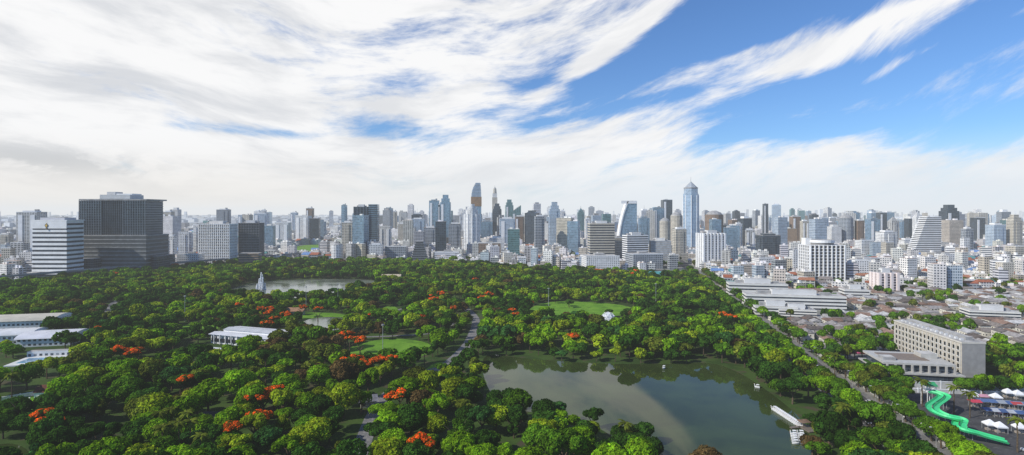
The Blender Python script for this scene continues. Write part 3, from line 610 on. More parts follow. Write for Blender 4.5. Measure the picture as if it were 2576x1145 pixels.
for i,(x,y) in enumerate(hp):
    if math.sin(x*.03)*math.sin(y*.021+1)>.78 or R.random()<.10: HT.append((x,y)); continue
    a=R.choice(HA); rot=-.19+R.choice([0,math.pi/2])+R.uniform(-.12,.12); c=R.choice(rc); g=R.uniform(.8,1.3)
    if i<330:
        o=obj('house',a[0],(x,y,0),rot,label='small house with weathered grey brown gabled roof' if c[0]<.3 else 'small house with pale grey metal roof',cat='house',group='low houses beside the main road',color=(g,g,g*.95))
        obj('roof',a[1],(0,0,0),parent=o,color=c)
    else:
        hstuff.box(x,y,a[2],a[3],0,a[4],'H','roof',rot,(g,g,g)); hstuff.gable(x,y,a[2],a[3],a[4],a[3]*.22,'troof',rot,c)
if hstuff.f: obj('distant_houses',hstuff.mesh('distant_houses'),kind='stuff',label='crowded low houses with grey and brown roofs',cat='houses')
# ------------------------------------------------------------ trees
def lobes(kind,r):
    L=[]
    if kind=='round':
        for i in range(r.integers(9,14)):
            a=r.uniform(0,6.28); e=r.uniform(-.2,1.3); q=.58*r.uniform(.7,1.05); L.append((math.cos(a)*math.cos(e)*q,math.sin(a)*math.cos(e)*q,.62+math.sin(e)*.5,r.uniform(.3,.46)))
        L.append((0,0,.62,.55))
    elif kind=='umbrella':
        for i in range(r.integers(12,17)):
            a=r.uniform(0,6.28); q=r.uniform(.15,.78); L.append((math.cos(a)*q,math.sin(a)*q,.62-.28*q*q+r.uniform(-.04,.1),r.uniform(.22,.34)))
    elif kind=='tall':
        for i in range(12):
            z=r.uniform(.2,1.7); q=.45*(1-abs(z-.7)/1.4); a=r.uniform(0,6.28); L.append((math.cos(a)*q,math.sin(a)*q,z,r.uniform(.28,.42)*(1.1-.35*z/1.7)))
    elif kind=='sparse':
        for i in range(9):
            a=r.uniform(0,6.28); e=r.uniform(0,1.3); q=.66*r.uniform(.6,1.05); L.append((math.cos(a)*math.cos(e)*q,math.sin(a)*math.cos(e)*q,.6+math.sin(e)*.5,r.uniform(.2,.34)))
    return np.array(L)
def crown(kind,n,leaf,seed,flame=False):
    r=np.random.default_rng(seed); L=lobes(kind,r); w=L[:,3]**2; w/=w.sum()
    m=int(n*2.0); idx=r.choice(len(L),m,p=w); d=r.normal(size=(m,3)); d[:,2]+=.35; d/=np.linalg.norm(d,axis=1)[:,None]
    rad=r.uniform(.82,1.08,m)*(1+.12*np.sin(d[:,0]*7+idx)*np.sin(d[:,1]*7+idx*2)); p=L[idx,:3]+d*(L[idx,3]*rad)[:,None]*np.array([1,1,.85])
    dist=np.linalg.norm((p[:,None,:]-L[None,:,:3]),axis=2)/L[None,:,3]; ok=dist.min(axis=1)>.74
    ok&=(p[:,2]>.05); p=p[ok][:n];d=d[ok][:n];idx=idx[ok][:n]; k=len(p)
    nrm=d+r.normal(size=(k,3))*.38; nrm/=np.linalg.norm(nrm,axis=1)[:,None]
    a=np.cross(nrm,r.normal(size=(k,3))); a/=np.linalg.norm(a,axis=1)[:,None]; b=np.cross(nrm,a)
    s=leaf*r.uniform(.6,1.35,k)[:,None]
    V=np.stack([p-a*s-b*s*.35,p+a*s*.2-b*s*.75,p+a*s+b*s*.3,p-a*s*.25+b*s*.8],axis=1)
    lt=r.uniform(.65,1.3,len(L)); t=(lt[idx]*r.uniform(.68,1.28,k))[:,None]*np.ones((1,3)); hue=r.normal(size=k)*.08; t[:,0]*=1+hue; 
    if flame:
        red=(d[:,2]>-.05)&(r.uniform(size=k)<.78)&(r.uniform(0,1,len(L))[idx]<.85)
        g=np.array([.06,.12,.018]); rr=np.array([.70,.11,.014]); t=np.where(red[:,None],t*rr,t*g)
    return V.astype(np.float32),t.astype(np.float32)
def leafmesh(name,V,t,mat='leaf'):
    n=len(V); me=bpy.data.meshes.new(name); me.vertices.add(n*4); me.vertices.foreach_set('co',V.reshape(-1)); me.loops.add(n*4); me.loops.foreach_set('vertex_index',np.arange(n*4,dtype=np.int32)); me.polygons.add(n); me.polygons.foreach_set('loop_start',np.arange(0,n*4,4,dtype=np.int32))
    me.materials.append(MT[mat]); me.update(calc_edges=True)
    a=me.attributes.new('tint','FLOAT_COLOR','FACE'); tt=np.ones((n,4),dtype=np.float32); tt[:,:3]=t; a.data.foreach_set('color',tt.ravel()); me.validate(); return me
def palm(seed):
    r=np.random.default_rng(seed); V=[];t=[]
    for i in range(18):
        a=i*2.4+r.uniform(-.2,.2); up=r.uniform(-.1,.9); L=r.uniform(.85,1.1); prev=None
        for s in range(7):
            k0=s/7;k1=(s+1)/7
            def P(k): return np.array([math.cos(a)*L*k*(1-.15*k),math.sin(a)*L*k*(1-.15*k),.1+up*k*.8-.95*k*k*(.6+.3*(1-up))])
            A=P(k0);B=P(k1); side=np.array([-math.sin(a),math.cos(a),0]); w0=.19*max(0,math.sin(math.pi*min(1,k0+.12)))**.6+.02; w1=.19*max(0,math.sin(math.pi*min(1,k1+.1)))**.6*(1 if s<6 else .1)
            for sg in (-1,1):
                dz=np.array([0,0,-.08]); V.append([A,B,B+side*sg*w1*.95+dz,A+side*sg*w0*.75+dz*.9]); t.append([r.uniform(.7,1.3)]*3)
    return np.nan_to_num(np.array(V,dtype=np.float32)),np.array(t,dtype=np.float32)
def trunkmesh(h,r0,seed,pal=False):
    r=random.Random(seed); b=MB()
    if pal:
        x=0
        for i in range(5): b.tube((x,0,h*i/5),(x+r.uniform(0,.02),0,h*(i+1)/5),r0*(1-.08*i),r0*(.92-.08*i),'bark',7)
        return b.mesh('trunk')
    b.tube((0,0,0),(.02,0,h*.5),r0,r0*.7,'bark',7)
    for i in range(5):
        a=i*1.26+r.uniform(-.3,.3); e=(math.cos(a)*h*.38,math.sin(a)*h*.38,h*r.uniform(.75,1.0)); mid=(e[0]*.45,e[1]*.45,h*.7)
        b.tube((.02,0,h*.45),mid,r0*.55,r0*.35,'bark',5); b.tube(mid,e,r0*.35,r0*.1,'bark',5)
    return b.mesh('trunk')
ARCH=[('round',s) for s in range(5)]+[('umbrella',s) for s in range(10,13)]+[('tall',20),('sparse',30),('sparse',31)]
NEAR=[leafmesh('crown',*crown(k,3400 if k!='sparse' else 2200,.06,s)) for k,s in ARCH]
MID=[crown(k,750 if k!='sparse' else 550,.12,s) for k,s in ARCH]; FAR=[crown(k,220 if k!='sparse' else 180,.21,s) for k,s in ARCH]
FL=[crown('umbrella',3000,.07,50,True),crown('sparse',2600,.07,51,True)]; FLN=[leafmesh('crown',*c) for c in FL]; FLM=[crown('umbrella',700,.13,50,True),crown('sparse',600,.13,51,True)]
PALM=[palm(i) for i in range(3)]; PALMN=[leafmesh('crown',*p) for p in PALM]
TR=[trunkmesh(1.0,.04,i) for i in range(3)]; TP=trunkmesh(1.0,.025,9,True)
PAL=dict(bright=(.150,.285,.012),mid=(.078,.172,.013),dark=(.034,.088,.013),olive=(.110,.140,.020),brown=(.110,.074,.034),blue=(.040,.115,.030),yellow=(.235,.310,.018))
from mathutils import noise as mn
dryc=gp(840,875)
def pickpal(x,y):
    if math.hypot(x-dryc[0],(y-dryc[1])*.8)<48 and R.random()<.6: return R.choice(['brown','olive'])
    v=mn.noise(Vector((x*.012,y*.012,0)))+R.uniform(-.6,.6)
    if v<-.40: return 'dark'
    if v<-.26: return 'brown' if R.random()<.3 else 'dark'
    if v<-.08: return R.choice(['mid','dark','blue','olive'])
    if v<.18: return R.choice(['mid','mid','bright','olive','dark'])
    if v<.45: return R.choice(['bright','bright','mid','yellow'])
    return R.choice(['bright','yellow'])
TREES=[]
flame=[(665,990),(690,800),(655,770),(930,905),(985,905),(1110,740),(1060,1105),(330,885),(110,1040),(1215,745),(1300,785),(1510,680),(1590,690),(1840,795),(580,1070),(1080,745),(835,660),(870,908),(1440,840),(680,775),(720,795),(640,990),(1195,700),(290,690),(540,660),(960,790),(940,785),(300,880),(895,905),(690,985),(650,1035),(760,770),(1230,742),(1290,775),(1820,790),(345,880),(960,900),(1090,755),(470,950),(870,840),(700,840),(120,1060),(1000,1000),(600,770),(1140,770),(440,665),(250,830),(905,860),(880,852),(1445,845),(670,810),(675,785),(915,912),(640,1000),(645,1045),(1600,684),(1500,676),(800,780),(560,690),(1330,760),(1060,790)]
for u,v in flame:
    x,y=gp(u,v,11); TREES.append((x,y,R.uniform(4.8,7.4),R.uniform(11,13.5),R.randrange(2),'flame','flame_tree'))
palms=[(1335,878),(1360,882),(1385,880),(1310,884),(400,1040),(430,1030),(455,1005),(450,1070),(480,1060),(505,1090),(410,1080),(1560,1020),(1590,1035),(1655,1085),(1575,1060),(2400,975),(1725,890),(30,945),(880,735),(905,740),(925,730),(1700,895),(1740,900),(1000,700),(1020,698),(2440,985),(2560,1060),(2120,1030),(2100,890),(2320,960),(1045,740),(420,1010),(470,1035)]
for u,v in palms:
    x,y=gp(u,v,13)
    if not inpoly(x,y,lake): TREES.append((x,y,R.uniform(3.8,5),R.uniform(13,15.5),R.randrange(3),'palm','palm_tree'))
def onpath(x,y,m):
    for i,(P,w) in enumerate(paths):
        mm=m+(2 if i<2 else 0)
        for p in P:
            if (p[0]-x)**2+(p[1]-y)**2<(w/2+mm)**2: return True
    return False
opens=[pondA,pondB]+lawns
yy=188.0
while yy<1110:
    s=11.4 if yy<420 else (10.4 if yy<600 else 9.8)
    xx=-.98*yy-10
    while xx<roadx(yy)-10:
        x=xx+R.uniform(-.36,.36)*s; y=yy+R.uniform(-.36,.36)*s
        xx+=s
        if not inpoly(x,y,park) or inpoly(x,y,lake) or any(inpoly(x,y,P) for P in (pondA,pondB,pondC)): continue
        if any(inpoly(x,y,P) for P in lawns) and R.random()<.97: continue
        if not free(x,y,4) or onpath(x,y,2.6): continue
        front=any(inpoly(x,y+a,P) for P in opens for a in (8,18))
        if front and R.random()<.35: continue
        cl=mn.noise(Vector((x*.02,y*.02,5)))
        if cl<-.42 and R.random()<.5: continue
        r=R.choice([R.uniform(4.2,6.2),R.uniform(6,8.8),R.uniform(5,7.5)])*(1.16 if yy<420 else 1)
        if inpoly(x,y+14,lake) or inpoly(x,y-9,lake): r=R.uniform(4.2,6.4)
        if front: r=min(r,5.0)
        k=R.random(); ai=R.randrange(5) if k<.5 else (5+R.randrange(3) if k<.78 else (8 if k<.86 else 9+R.randrange(2)))
        h=r*R.uniform(1.25,1.85) if ai!=8 else r*1.6
        if ai==8: r*=.62
        if front: h=min(h,7.5)
        TREES.append((x,y,r,min(h,16),ai,pickpal(x,y),'broadleaf_tree'))
    yy+=s
for (u,v) in [(1620,1060),(1600,1090),(1640,1110),(1580,1100),(1560,1075),(1630,1140),(1780,1125),(1740,1150)]:
    x,y=gp(u,v,10); TREES.append((x,y,R.uniform(5,6.5),R.uniform(9,12),R.randrange(5),'dark' if u<1700 else 'brown','broadleaf_tree'))
y=200
while y<900:
    for off in (-11.5,12.5):
        if R.random()<(.96 if off<0 else .85):
            TREES.append((roadx(y)+off+R.uniform(-1.2,1.2),y+R.uniform(-2,2),R.uniform(5.2,8),R.uniform(10,14.5) if off<0 else R.uniform(8,11),R.choice([0,1,2,5,6]),R.choice(['mid','bright','mid','olive','dark']),'broadleaf_tree'))
    y+=8.5
for x,y in HT: TREES.append((x,y,R.uniform(4,6.5),R.uniform(8,12),R.randrange(8),R.choice(['mid','bright','dark','olive']),'broadleaf_tree'))
for (u,v,n,sx,sy) in ((2400,925,20,26,8),(2520,900,30,36,9),(2520,935,16,26,7),(2220,960,14,14,5),(2250,1000,8,10,5),(2150,850,18,30,8),(2180,880,18,26,6),(2130,900,12,12,6),(2350,715,90,110,14),(2480,700,80,90,16),(1950,720,26,40,8),(2090,770,16,40,8),(1700,665,30,60,15),(1900,655,40,70,15),(2550,905,16,20,8),(2060,800,14,30,8),(2490,985,6,20,4),(1350,640,30,60,20),(1450,640,40,60,25),(2300,840,12,30,8)):
    x0,y0=gp(u,v+8)
    for k in range(n):
        x=x0+R.gauss(0,sx*.5);y=y0+R.gauss(0,sy)
        if free(x,y,3) and abs(x-roadx(y))>13: TREES.append((x,y,R.uniform(4,6.8),R.uniform(7.5,12),R.randrange(8),R.choice(['mid','bright','dark','olive']),'broadleaf_tree'))
for k in range(1900):
    y=R.uniform(700,3500); x=R.uniform(-.95,.95)*y
    if incity(x,y) and mn.noise(Vector((x*.004,y*.004,3)))>.0+R.uniform(-.15,.2) and free(x,y,3): TREES.append((x,y,R.uniform(5,9),R.uniform(8,14),R.randrange(8),R.choice(['mid','dark','dark','olive']),'broadleaf_tree'))
TREES.sort(key=lambda t:t[1])
cnt={}
lab={'bright':'bright green broadleaf tree with dense rounded crown','mid':'green broadleaf tree with full crown','dark':'dark green broadleaf tree with dense crown','olive':'olive green broadleaf tree','brown':'broadleaf tree with brownish dry foliage','blue':'deep green broadleaf tree','yellow':'yellow green broadleaf tree with fresh leaves','flame':'flame tree covered in red orange blossom','palm':'palm tree with arching fronds'}
AV=[];AT=[];tb=MB()
def inframe(x,y,h): return abs(x)<.93*y+6 and (H-h)*F/y<615
for (x,y,r,h,ai,pal,kind) in TREES:
    rot=R.uniform(0,6.28); fr=inframe(x,y,h); lim=300 if kind=='broadleaf_tree' else 60
    if not fr: continue
    c=cnt.get(kind,0); jb=R.uniform(.75,1.2)
    if kind=='palm_tree': zc,sc=h-1,(r,r,r*.8)
    elif kind=='flame_tree': zc,sc=h-r*.8,(r,r,r*.8)
    else: 
        zs={'round':1.35,'umbrella':.85,'tall':1.9,'sparse':1.3}[ARCH[ai][0]]; hc=h*(.78 if ARCH[ai][0]!='umbrella' else .5); zc=h-hc; sc=(r,r*R.uniform(.85,1.1),hc/zs)
    if c<lim:
        cnt[kind]=c+1
        o=obj(kind,None,(x,y,0),rot,label=lab[pal],cat='tree',group='trees of the city park' if kind=='broadleaf_tree' else None)
        obj('trunk',TP if kind=='palm_tree' else TR[c%3],(0,0,0),parent=o,scale=(h,h,h*(.97 if kind=='palm_tree' else .8)))
        me=PALMN[ai] if kind=='palm_tree' else (FLN[ai] if kind=='flame_tree' else NEAR[ai])
        cl=(1,1,1) if kind=='flame_tree' else tuple(v*jb for v in (PAL['olive'] if kind=='palm_tree' else PAL[pal]))
        obj('crown',me,(0,0,zc),parent=o,scale=sc,color=cl)
    else:
        V,t=(PALM[ai] if kind=='palm_tree' else (FLM[ai] if kind=='flame_tree' else (MID[ai] if y<620 else FAR[ai])))
        cr,sr=math.cos(rot),math.sin(rot); W=V*np.array(sc,dtype=np.float32); X=W[...,0]*cr-W[...,1]*sr+x; Yy=W[...,0]*sr+W[...,1]*cr+y
        AV.append(np.stack([X,Yy,W[...,2]+zc],axis=2)); AT.append(t*(1 if kind=='flame_tree' else np.array([v*jb for v in PAL[pal if pal!='palm' else 'mid']],dtype=np.float32)))
        tb.tube((x,y,0),(x,y,h*.6),.4,.25,'bark',4)
AV=np.concatenate(AV).astype(np.float32);AT=np.concatenate(AT).astype(np.float32)
obj('woodland_foliage',leafmesh('woodland',AV,AT),kind='stuff',label='dense mixed green canopy of the park and streets',cat='trees')
obj('woodland_trunks',tb.mesh('woodland_trunks'),kind='stuff',label='trunks beneath the park canopy',cat='trees')
# ------------------------------------------------------------ cars
def carparts(kind):
    b=MB(); Lc=4.5 if kind=='sedan' else 5.2; w=.9
    prof=[(-Lc/2,.35),(Lc/2,.35),(Lc/2,.75),(Lc/2-.9,.95),(-Lc/2+.7,1.0),(-Lc/2,.85)] if kind=='sedan' else [(-Lc/2,.35),(Lc/2,.35),(Lc/2,.9),(Lc/2-.8,1.15),(-Lc/2,1.15)]
    n=len(prof); P=[(-w,y,z) for y,z in prof]; Q=[(w,y,z) for y,z in prof]
    b.face(P[::-1],'paint');b.face(Q,'paint')
    for i in range(n): b.face([P[i],P[(i+1)%n],Q[(i+1)%n],Q[i]],'paint')
    body=b.mesh('car_body'); b=MB()
    if kind=='sedan': lo,hi,zb,zt=(-1.6,1.2),(-1.1,.45),.97,1.45
    else: lo,hi,zb,zt=(-2.5,1.6),(-2.35,.9),1.12,1.95
    b.prism([(-.82,lo[0]),(.82,lo[0]),(.82,lo[1]),(-.82,lo[1])],zb,zt-.05,'cglass','cglass',[(-.66,hi[0]),(.66,hi[0]),(.66,hi[1]),(-.66,hi[1])])
    b.box(0,(hi[0]+hi[1])/2,1.36,hi[1]-hi[0]+.05,zt-.05,zt,'paint','paint'); cab=b.mesh('car_cabin'); b=MB()
    b.tube((-.12,0,0),(.12,0,0),.33,.33,'tyre',10); b.tube((.1,0,0),(.14,0,0),.2,.18,'pole',8); wh=b.mesh('car_wheel'); return body,cab,wh,Lc
CP=[carparts('sedan'),carparts('van')]
cc=[((.75,.75,.75),'white'),((.45,.46,.48),'silver'),((.03,.03,.035),'black'),((.75,.75,.75),'white'),((.10,.11,.12),'dark grey'),((.7,.15,.3),'pink taxi'),((.6,.45,.03),'yellow taxi'),((.45,.46,.48),'silver'),((.2,.03,.02),'red'),((.03,.07,.2),'blue'),((.03,.03,.035),'black')]
def car(x,y,rot,group,label2=''):
    k=0 if R.random()<.75 else 1; body,cab,wh,L=CP[k]; c,nm=R.choice(cc)
    o=obj('car',body,(x,y,.12),rot,label='%s %s %s'%(nm,'van' if k and 'taxi' not in nm else 'car',label2),cat='car',group=group,color=c)
    obj('cabin',cab,parent=o,color=c)
    if y<420:
        for sx in (-.85,.85):
            for sy in (-1.4,1.4): obj('wheel',wh,(sx,sy,.33),parent=o)
n=0
for off in (-6.6,-3.3,0,3.4,6.7):
    y=222+R.uniform(0,6)
    while y<800 and n<270:
        car(roadx(y)+off+R.uniform(-.3,.3),y,-rd+(0 if off<1 else math.pi),'cars on the main road','in the queue on the main road'); n+=1
        y+=R.choice([6.4,7,7.5,9,15 if off>0 else 8])*(1 if y<450 else 1.25)
for i in range(22):
    if i<10: car(roadx(300)+30+R.uniform(0,75),232+(i%4)*14+R.uniform(-1,1),1.4,'cars parked at the fairground','parked on the fairground asphalt')
    else: car(226+(i-10)*3.2,396+R.uniform(-1,1),0.05,'cars parked in the compound','parked beside the office building')
# ------------------------------------------------------------ swan boats and jetty
b=MB()
for i in range(8):
    k0,k1=i/8,(i+1)/8
    def sec(k): w=.75*math.sin(math.pi*(.12+.8*k))**.6; y=-1.4+2.8*k; return [(-w,y,.7),(-w*.7,y,.05),(w*.7,y,.05),(w,y,.7)]
    A,B=sec(k0),sec(k1)
    for j in range(3): b.face([A[j],A[j+1],B[j+1],B[j]],'white')
    b.face([A[3],A[0],B[0],B[3]],'white',None,(.9,.9,.9))
hull=b.mesh('hull'); b=MB(); pts=[(0,1.2,.6),(0,1.5,1.1),(0,1.35,1.6),(0,1.45,1.9),(0,1.8,1.85)]
for i in range(4): b.tube(pts[i],pts[i+1],.17-.02*i,.15-.02*i,'white',6)
b.tube((0,1.75,1.86),(0,2.05,1.76),.07,.02,'color',5,(.6,.25,.02)); neck=b.mesh('neck')
b=MB(); b.box(0,-.3,1.3,1.5,1.7,1.8,'white','white',bottom=True); 
for sx in(-.55,.55):
    for sy in (-.95,.35): b.box(sx,sy,.06,.06,.7,1.7,'white','white')
can=b.mesh('canopy')
def boat(x,y,rot):
    o=obj('swan_boat',hull,(x,y,.2),rot,label='white swan shaped pedal boat moored in the row',cat='boat',group='swan pedal boats moored on the lake'); obj('neck',neck,parent=o); obj('canopy',can,parent=o)
p,q=Vector(gp(1948,1032)),Vector(gp(2012,1074))
for i in range(17): a=p.lerp(q,i/16); boat(a.x,a.y,1.3+R.uniform(-.1,.1))
p,q=Vector(gp(2005,1094)),Vector(gp(2010,1118))
for i in range(5):
    a=p.lerp(q,i/4)
    for k in range(2): boat(a.x+k*3.2-1.5,a.y,1.5+R.uniform(-.2,.2))
p=Vector(gp(2030,1080)); t=obj('jetty',None,(p.x,p.y,0),.2,label='small timber jetty with shelter beside moored boats',cat='jetty')
b=MB(); b.box(0,0,5,9,.3,.7,'color','color',t=(.17,.14,.11),bottom=True); b.box(-4.5,2,5,1.6,.3,.7,'color','color',t=(.17,.14,.11)); obj('deck',b.mesh('deck'),parent=t)
b=MB(); b.gable(0,2,4,3.4,3,1,'troof',t=(.2,.13,.09)); 
for sx in (-1.6,1.6):
    for sy in (.7,3.3): b.box(sx,sy,.15,.15,.7,3,'color','color',t=(.3,.25,.2))
obj('shelter',b.mesh('shelter'),parent=t)
for (u,v) in ((1670,922),(1905,970)): boat(*gp(u,v+6),R.uniform(0,3))
x0,y0=gp(655,730); t=obj('fountain',None,(x0,y0,.2),label='tall white water jet rising from the park pond',cat='fountain')
r=np.random.default_rng(3); VV=[]
for jx,jy,hj,n in ((0,0,23,3200),(-2.2,.5,15,1600),(2.6,-.6,17,1800),(5,1,9,1000),(-4.6,0,8,900),(.8,1.5,20,1500)):
    k=r.uniform(0,1,n); a=r.uniform(0,6.28,n); rr=(.35+1.3*(1-k)**.6*r.uniform(.2,1,n))
    p=np.stack([jx+np.cos(a)*rr+.05*k*hj,jy+np.sin(a)*rr,k*hj*r.uniform(.85,1,n)],axis=1); A_=r.normal(size=(n,3))*.24;B_=r.normal(size=(n,3))*.24; VV.append(np.stack([p-A_,p-B_,p+A_,p+B_],axis=1))
V=np.concatenate(VV).astype(np.float32)
obj('water_jet',leafmesh('water_jet',V,np.ones((len(V),3),dtype=np.float32),'spray'),parent=t)
b=MB(); b.ngon(0,0,3,16,-.1,.5,'grey','grey',r2=2.6); obj('nozzle_base',b.mesh('base'),parent=t)
b=MB(); b.tube((0,0,0),(0,0,24),.25,.13,'pole',8); pole=b.mesh('pole'); b=MB(); b.box(0,0,2.0,.3,23.2,24.0,'white','white',bottom=True,t=(.5,.5,.5)); b.box(0,.3,.3,1.6,23.4,24.2,'white','white',bottom=True,t=(.5,.5,.5)); head=b.mesh('lamp_head')
for u,v in ((963,905),(465,810),(770,780),(1650,770),(850,770),(1380,785)):
    x,y=gp(u,v); o=obj('floodlight_mast',pole,(x,y,0),label='tall steel floodlight mast standing on the park lawn',cat='light mast'); obj('lamp_head',head,parent=o)
b=MB(); b.tube((0,0,0),(0,0,9),.12,.07,'pole',6); b.tube((0,0,9),(2.2,0,9.5),.06,.05,'pole',5); sp_=b.mesh('street_lamp_post'); b=MB(); b.box(2.4,0,.9,.3,9.4,9.55,'white','white',bottom=True); sh=b.mesh('lamp_head')
for i in range(16):
    y=235+i*28; o=obj('street_lamp',sp_,(roadx(y)+9.4,y,0),math.pi,label='grey street lamp on the pavement of the main road',cat='street lamp',group='street lamps along the main road'); obj('lamp_head',sh,parent=o)
# ------------------------------------------------------------ fairground
def gpt(u,v,z): x,y=gp(u,v,z); return (x,y,z)
pts=curve([gpt(2345,985,8),gpt(2385,1000,7.4),gpt(2355,1028,6.8),gpt(2380,1046,6),gpt(2425,1058,5.2),gpt(2425,1078,4.4),gpt(2465,1092,3),gpt(2530,1110,1.4)],8)
t=obj('water_slide',None,label='bright green winding slide on steel supports',cat='slide')
for off in (0,3.0):
    b=MB(); pr=None
    for i in range(len(pts)-1):
        a=Vector(pts[i]);c=Vector(pts[i+1]); d=(c-a).normalized(); s=d.cross(Vector((0,0,1))).normalized()
        def ring(p): p=p+s*off; return [p+s*1.3+Vector((0,0,.9)),p+s*.8,p-s*.8,p-s*1.3+Vector((0,0,.9))]
        A=pr or ring(a); B=ring(c)
        for j in range(3): b.face([A[j],A[j+1],B[j+1],B[j]],'color',None,(.05,.56,.22))
        pr=B
    obj('chute',b.mesh('chute'),parent=t)
b=MB(); b.tube((0,0,0),(0,0,1),.15,.15,'pole',6); sm_=b.mesh('support')
for i in range(0,len(pts),5): obj('support',sm_,(pts[i][0],pts[i][1],0),parent=t,scale=(1,1,pts[i][2]))
x,y,z=pts[0]; b=MB(); b.box(x,y+2.5,5,5,z-.3,z,'white','white',bottom=True); b.gable(x,y+2.5,5,5,z+2.6,1.6,'troof',t=(.05,.35,.15))
for sx in (-2.2,2.2):
    for sy in (.3,4.7): b.box(x+sx,y+sy,.25,.25,0,z+2.6,'white','white')
obj('platform',b.mesh('platform'),parent=t)
def stall(u,v,w,d,c,lb,tent=False):
    x,y=gp(u,v); t=obj('market_tent' if tent else 'market_stall',None,(x,y,0),-.15,label=lb,cat='tent' if tent else 'stall')
    b=MB()
    if tent: b.box(0,0,w,d,2.6,3.1,'color','color',t=c,bottom=True); b.box(0,0,w,d,3.1,5,'color','color',t=c,ts=.06)
    else: b.gable(0,0,w,d,3,.9,'color',t=c,over=.4)
    obj('canopy',b.mesh('canopy'),parent=t); b=MB(); b.box(0,0,.14,.14,0,2.8,'pole','pole'); pm=b.mesh('post')
    for sx in (-1,1):
        for sy in (-1,1): obj('post',pm,(sx*w*.46,sy*d*.46,0),parent=t)
    b=MB(); b.box(0,0,w*.8,d*.3,.0,1,'color','color',t=(.35,.3,.25)); obj('counter',b.mesh('counter'),parent=t)
for i in range(6):
    stall(2480+i*22,1022+i*2,6,5,R.choice([(.06,.11,.25),(.08,.14,.28),(.3,.33,.36)]),'blue roofed market stall at the fairground')
    stall(2490+i*20,1045+i*2,6,5,R.choice([(.06,.11,.25),(.05,.09,.2),(.4,.42,.45)]),'blue roofed market stall at the fairground')
for u,v in ((2490,1082),(2515,1088),(2535,1000),(2560,1004),(2505,1012),(2565,1090),(2450,1008)): stall(u,v,4.4,4.4,(.75,.75,.75),'white pointed canopy tent on the fairground',True)
for u,v,c in ((2452,1024,(.5,.05,.08)),(2470,1010,(.5,.25,.3)),(2555,1030,(.4,.06,.06))): stall(u,v,4,4,c,'red canopy stall at the fairground')
# ------------------------------------------------------------ haze in the air (homogeneous volume over the whole place)
m,T=newmat('air_haze'); SG=1/16000
ab=T.new('ShaderNodeVolumeAbsorption'); ab.inputs[0].default_value=(0,0,0,1); ab.inputs[1].default_value=SG
em=T.new('ShaderNodeEmission'); em.inputs[0].default_value=(.78,.82,.86,1); em.inputs[1].default_value=SG
ad=T.new('ShaderNodeAddShader'); T.l.new(ab.outputs[0],ad.inputs[0]); T.l.new(em.outputs[0],ad.inputs[1]); o=T.new('ShaderNodeOutputMaterial'); T.l.new(ad.outputs[0],o.inputs['Volume']); MT['haze']=m
b=MB(); b.box(0,9000,31000,25000,-50,260,'haze','haze',bottom=True); obj('sky',b.mesh('sky'),kind='structure')  # air volume whose added glow stands in for haze; not a sky dome
# ------------------------------------------------------------ world
SUN_AZ=math.radians(-113); SUN_EL=math.radians(37)
w=bpy.data.worlds.new('World'); scene.world=w; w.use_nodes=True; w.node_tree.nodes.clear(); T=NT(w.node_tree)
sky=T.new('ShaderNodeTexSky'); sky.sky_type='NISHITA'; sky.sun_disc=False; sky.sun_elevation=SUN_EL; sky.sun_rotation=SUN_AZ%(2*math.pi); sky.air_density=1.0; sky.dust_density=.3; sky.ozone_density=3
tc=T.new('ShaderNodeTexCoord'); sp=T.new('ShaderNodeSeparateXYZ'); T.l.new(tc.outputs['Generated'],sp.inputs[0]); X,Yv,Z=sp.outputs
az=T.M('ARCTAN2',X,Yv); el=T.M('ARCSINE',T.M('MINIMUM',T.M('MAXIMUM',Z,-.99),.99))
def AE(u,v): dx=u-1288; return math.atan(dx/1400),math.atan((535-v)/math.hypot(1400,dx))
# cirrus streaks: fibres following curved flow lines (falling toward the middle from the left, rising to the right)
wz=T.M('MULTIPLY',T.M('SUBTRACT',T.noise(T.comb(az,T.M('MULTIPLY',el,1.5),0.0),2.2,2,.5),.5),.12)
a1=T.M('ADD',az,.10)
hh=T.M('ADD',T.M('MULTIPLY',a1,.12),T.M('MULTIPLY',T.M('SQRT',T.M('ADD',T.M('MULTIPLY',a1,a1),.03)),.30))
s_=T.M('ADD',T.M('SUBTRACT',el,T.M('MULTIPLY',hh,T.M('ADD',T.M('MULTIPLY',el,1.0),.55))),wz)
n1=T.noise(T.comb(T.M('MULTIPLY',az,2.6),T.M('MULTIPLY',s_,10.0),0.0),1.5,10,.63,.12)
nf=T.noise(T.comb(T.M('MULTIPLY',az,7.0),T.M('MULTIPLY',s_,36.0),3.0),1.5,7,.68,.1)
nn=T.M('ADD',T.M('MULTIPLY',T.M('SUBTRACT',n1,.5),2.1),T.M('MULTIPLY',T.M('SUBTRACT',nf,.5),.85))
def blob(u,v,ru,rv,amp,ang=0):
    a,e=AE(u,v); c,s=math.cos(ang),math.sin(ang)
    dx=T.M('SUBTRACT',az,a);dy=T.M('ADD',T.M('SUBTRACT',el,e),T.M('MULTIPLY',wz,.5))
    p=T.M('DIVIDE',T.M('ADD',T.M('MULTIPLY',dx,c),T.M('MULTIPLY',dy,s)),ru/1400); q=T.M('DIVIDE',T.M('SUBTRACT',T.M('MULTIPLY',dy,c),T.M('MULTIPLY',dx,s)),rv/1400)
    d2=T.M('ADD',T.M('MULTIPLY',p,p),T.M('MULTIPLY',q,q)); return T.M('MULTIPLY',T.M('EXPONENT',T.M('MULTIPLY',d2,-1.0)),amp)
B=T.M('ADD',T.M('MULTIPLY',T.M('MULTIPLY',T.sm(az,-.15,.4),T.sm(el,.06,.2)),.46),T.M('MULTIPLY',T.sm(az,-.6,.0),.2))
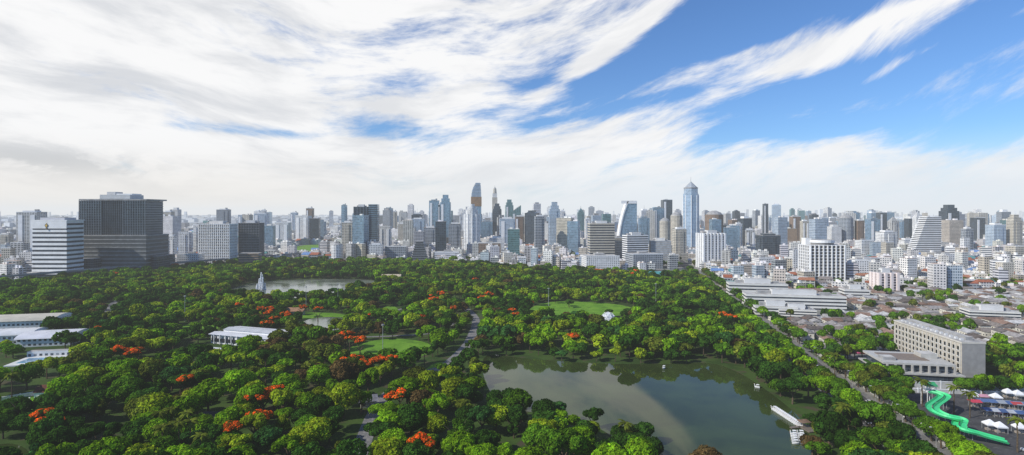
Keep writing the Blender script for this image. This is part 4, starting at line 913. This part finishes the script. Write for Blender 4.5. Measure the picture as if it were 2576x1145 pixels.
for bl in ((1780,50,400,50,.38,.35),(2150,-30,500,70,.42,.2),(1960,215,220,36,.5,.12),(2330,175,260,60,.5,.3),(1600,195,340,30,.48,.25),(2040,325,200,26,.65,.05),(1380,205,150,24,.42,0),(640,318,190,16,.55,0),(990,325,150,28,.6,-.15),(1000,215,90,26,.4,0),(2510,310,150,32,.55,.2),(1480,285,200,18,.45,.2),(1000,90,300,60,.25,.2),
 (2080,112,170,28,-.6,.28),(1560,90,260,24,-.75,.6),(1820,240,330,20,-.45,.24),(1880,130,150,16,-.5,.25),(2470,160,170,28,-.5,.35),(2400,110,240,12,-.45,.3),(2300,30,120,14,-.35,.1)):
    B=T.M('ADD',B,blob(*bl))
blue=T.sm(T.M('ADD',nn,B),.18,.85)
g1=T.noise(T.comb(T.M('MULTIPLY',az,2.4),T.M('MULTIPLY',s_,11.0),9.0),1.5,7,.6,.15)
gr=T.M('MULTIPLY',T.sm(g1,.42,.66),T.sm(az,-.9,.5,.85,.35))
cloud=T.mix(gr,(.96,.96,.965),(.62,.645,.69))
cb=T.M('MULTIPLY',blob(110,408,200,30,1.0,-.06),T.sm(T.noise(T.comb(T.M('MULTIPLY',az,9.0),T.M('MULTIPLY',el,22.0),7.0),1.6,5,.6,.3),.42,.56))
cloud=T.mix(T.M('MULTIPLY',cb,.85),cloud,(.44,.48,.53))
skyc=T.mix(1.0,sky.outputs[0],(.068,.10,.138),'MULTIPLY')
full=T.mix(blue,cloud,skyc)
hz=T.sm(el,.0,.13,1.0,0.0); hc=T.mix(T.sm(az,-.6,.4),(.86,.82,.76),(.74,.82,.90))
full=T.mix(T.M('MULTIPLY',hz,.82),full,hc)
fc=T.M('MULTIPLY',T.sm(Yv,-.1,.4),T.sm(el,.5,.85,1.0,.0))  # unseen part behind and overhead made clear blue to cut ambient light
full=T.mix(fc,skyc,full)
out10=T.mix(1.0,full,(10,10,10),'MULTIPLY')
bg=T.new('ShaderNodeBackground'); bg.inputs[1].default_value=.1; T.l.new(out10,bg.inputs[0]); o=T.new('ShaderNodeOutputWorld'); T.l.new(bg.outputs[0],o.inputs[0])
sd=bpy.data.lights.new('Sun','SUN'); sd.energy=4.5; sd.angle=math.radians(.8); sd.color=(1,.95,.86)
so=bpy.data.objects.new('Sun',sd); col.objects.link(so); dv=Vector((math.sin(SUN_AZ)*math.cos(SUN_EL),math.cos(SUN_AZ)*math.cos(SUN_EL),math.sin(SUN_EL))); so.rotation_euler=dv.to_track_quat('Z','Y').to_euler()
cd=bpy.data.cameras.new('Camera'); cd.sensor_width=36; cd.lens=36*F/2576; cd.shift_y=-37.5/2576; cd.clip_start=1; cd.clip_end=60000
co=bpy.data.objects.new('Camera',cd); co.location=(0,0,H); co.rotation_euler=(math.pi/2,0,0); col.objects.link(co); scene.camera=co
scene.view_settings.view_transform='Standard'; scene.view_settings.look='None'; scene.view_settings.exposure=0
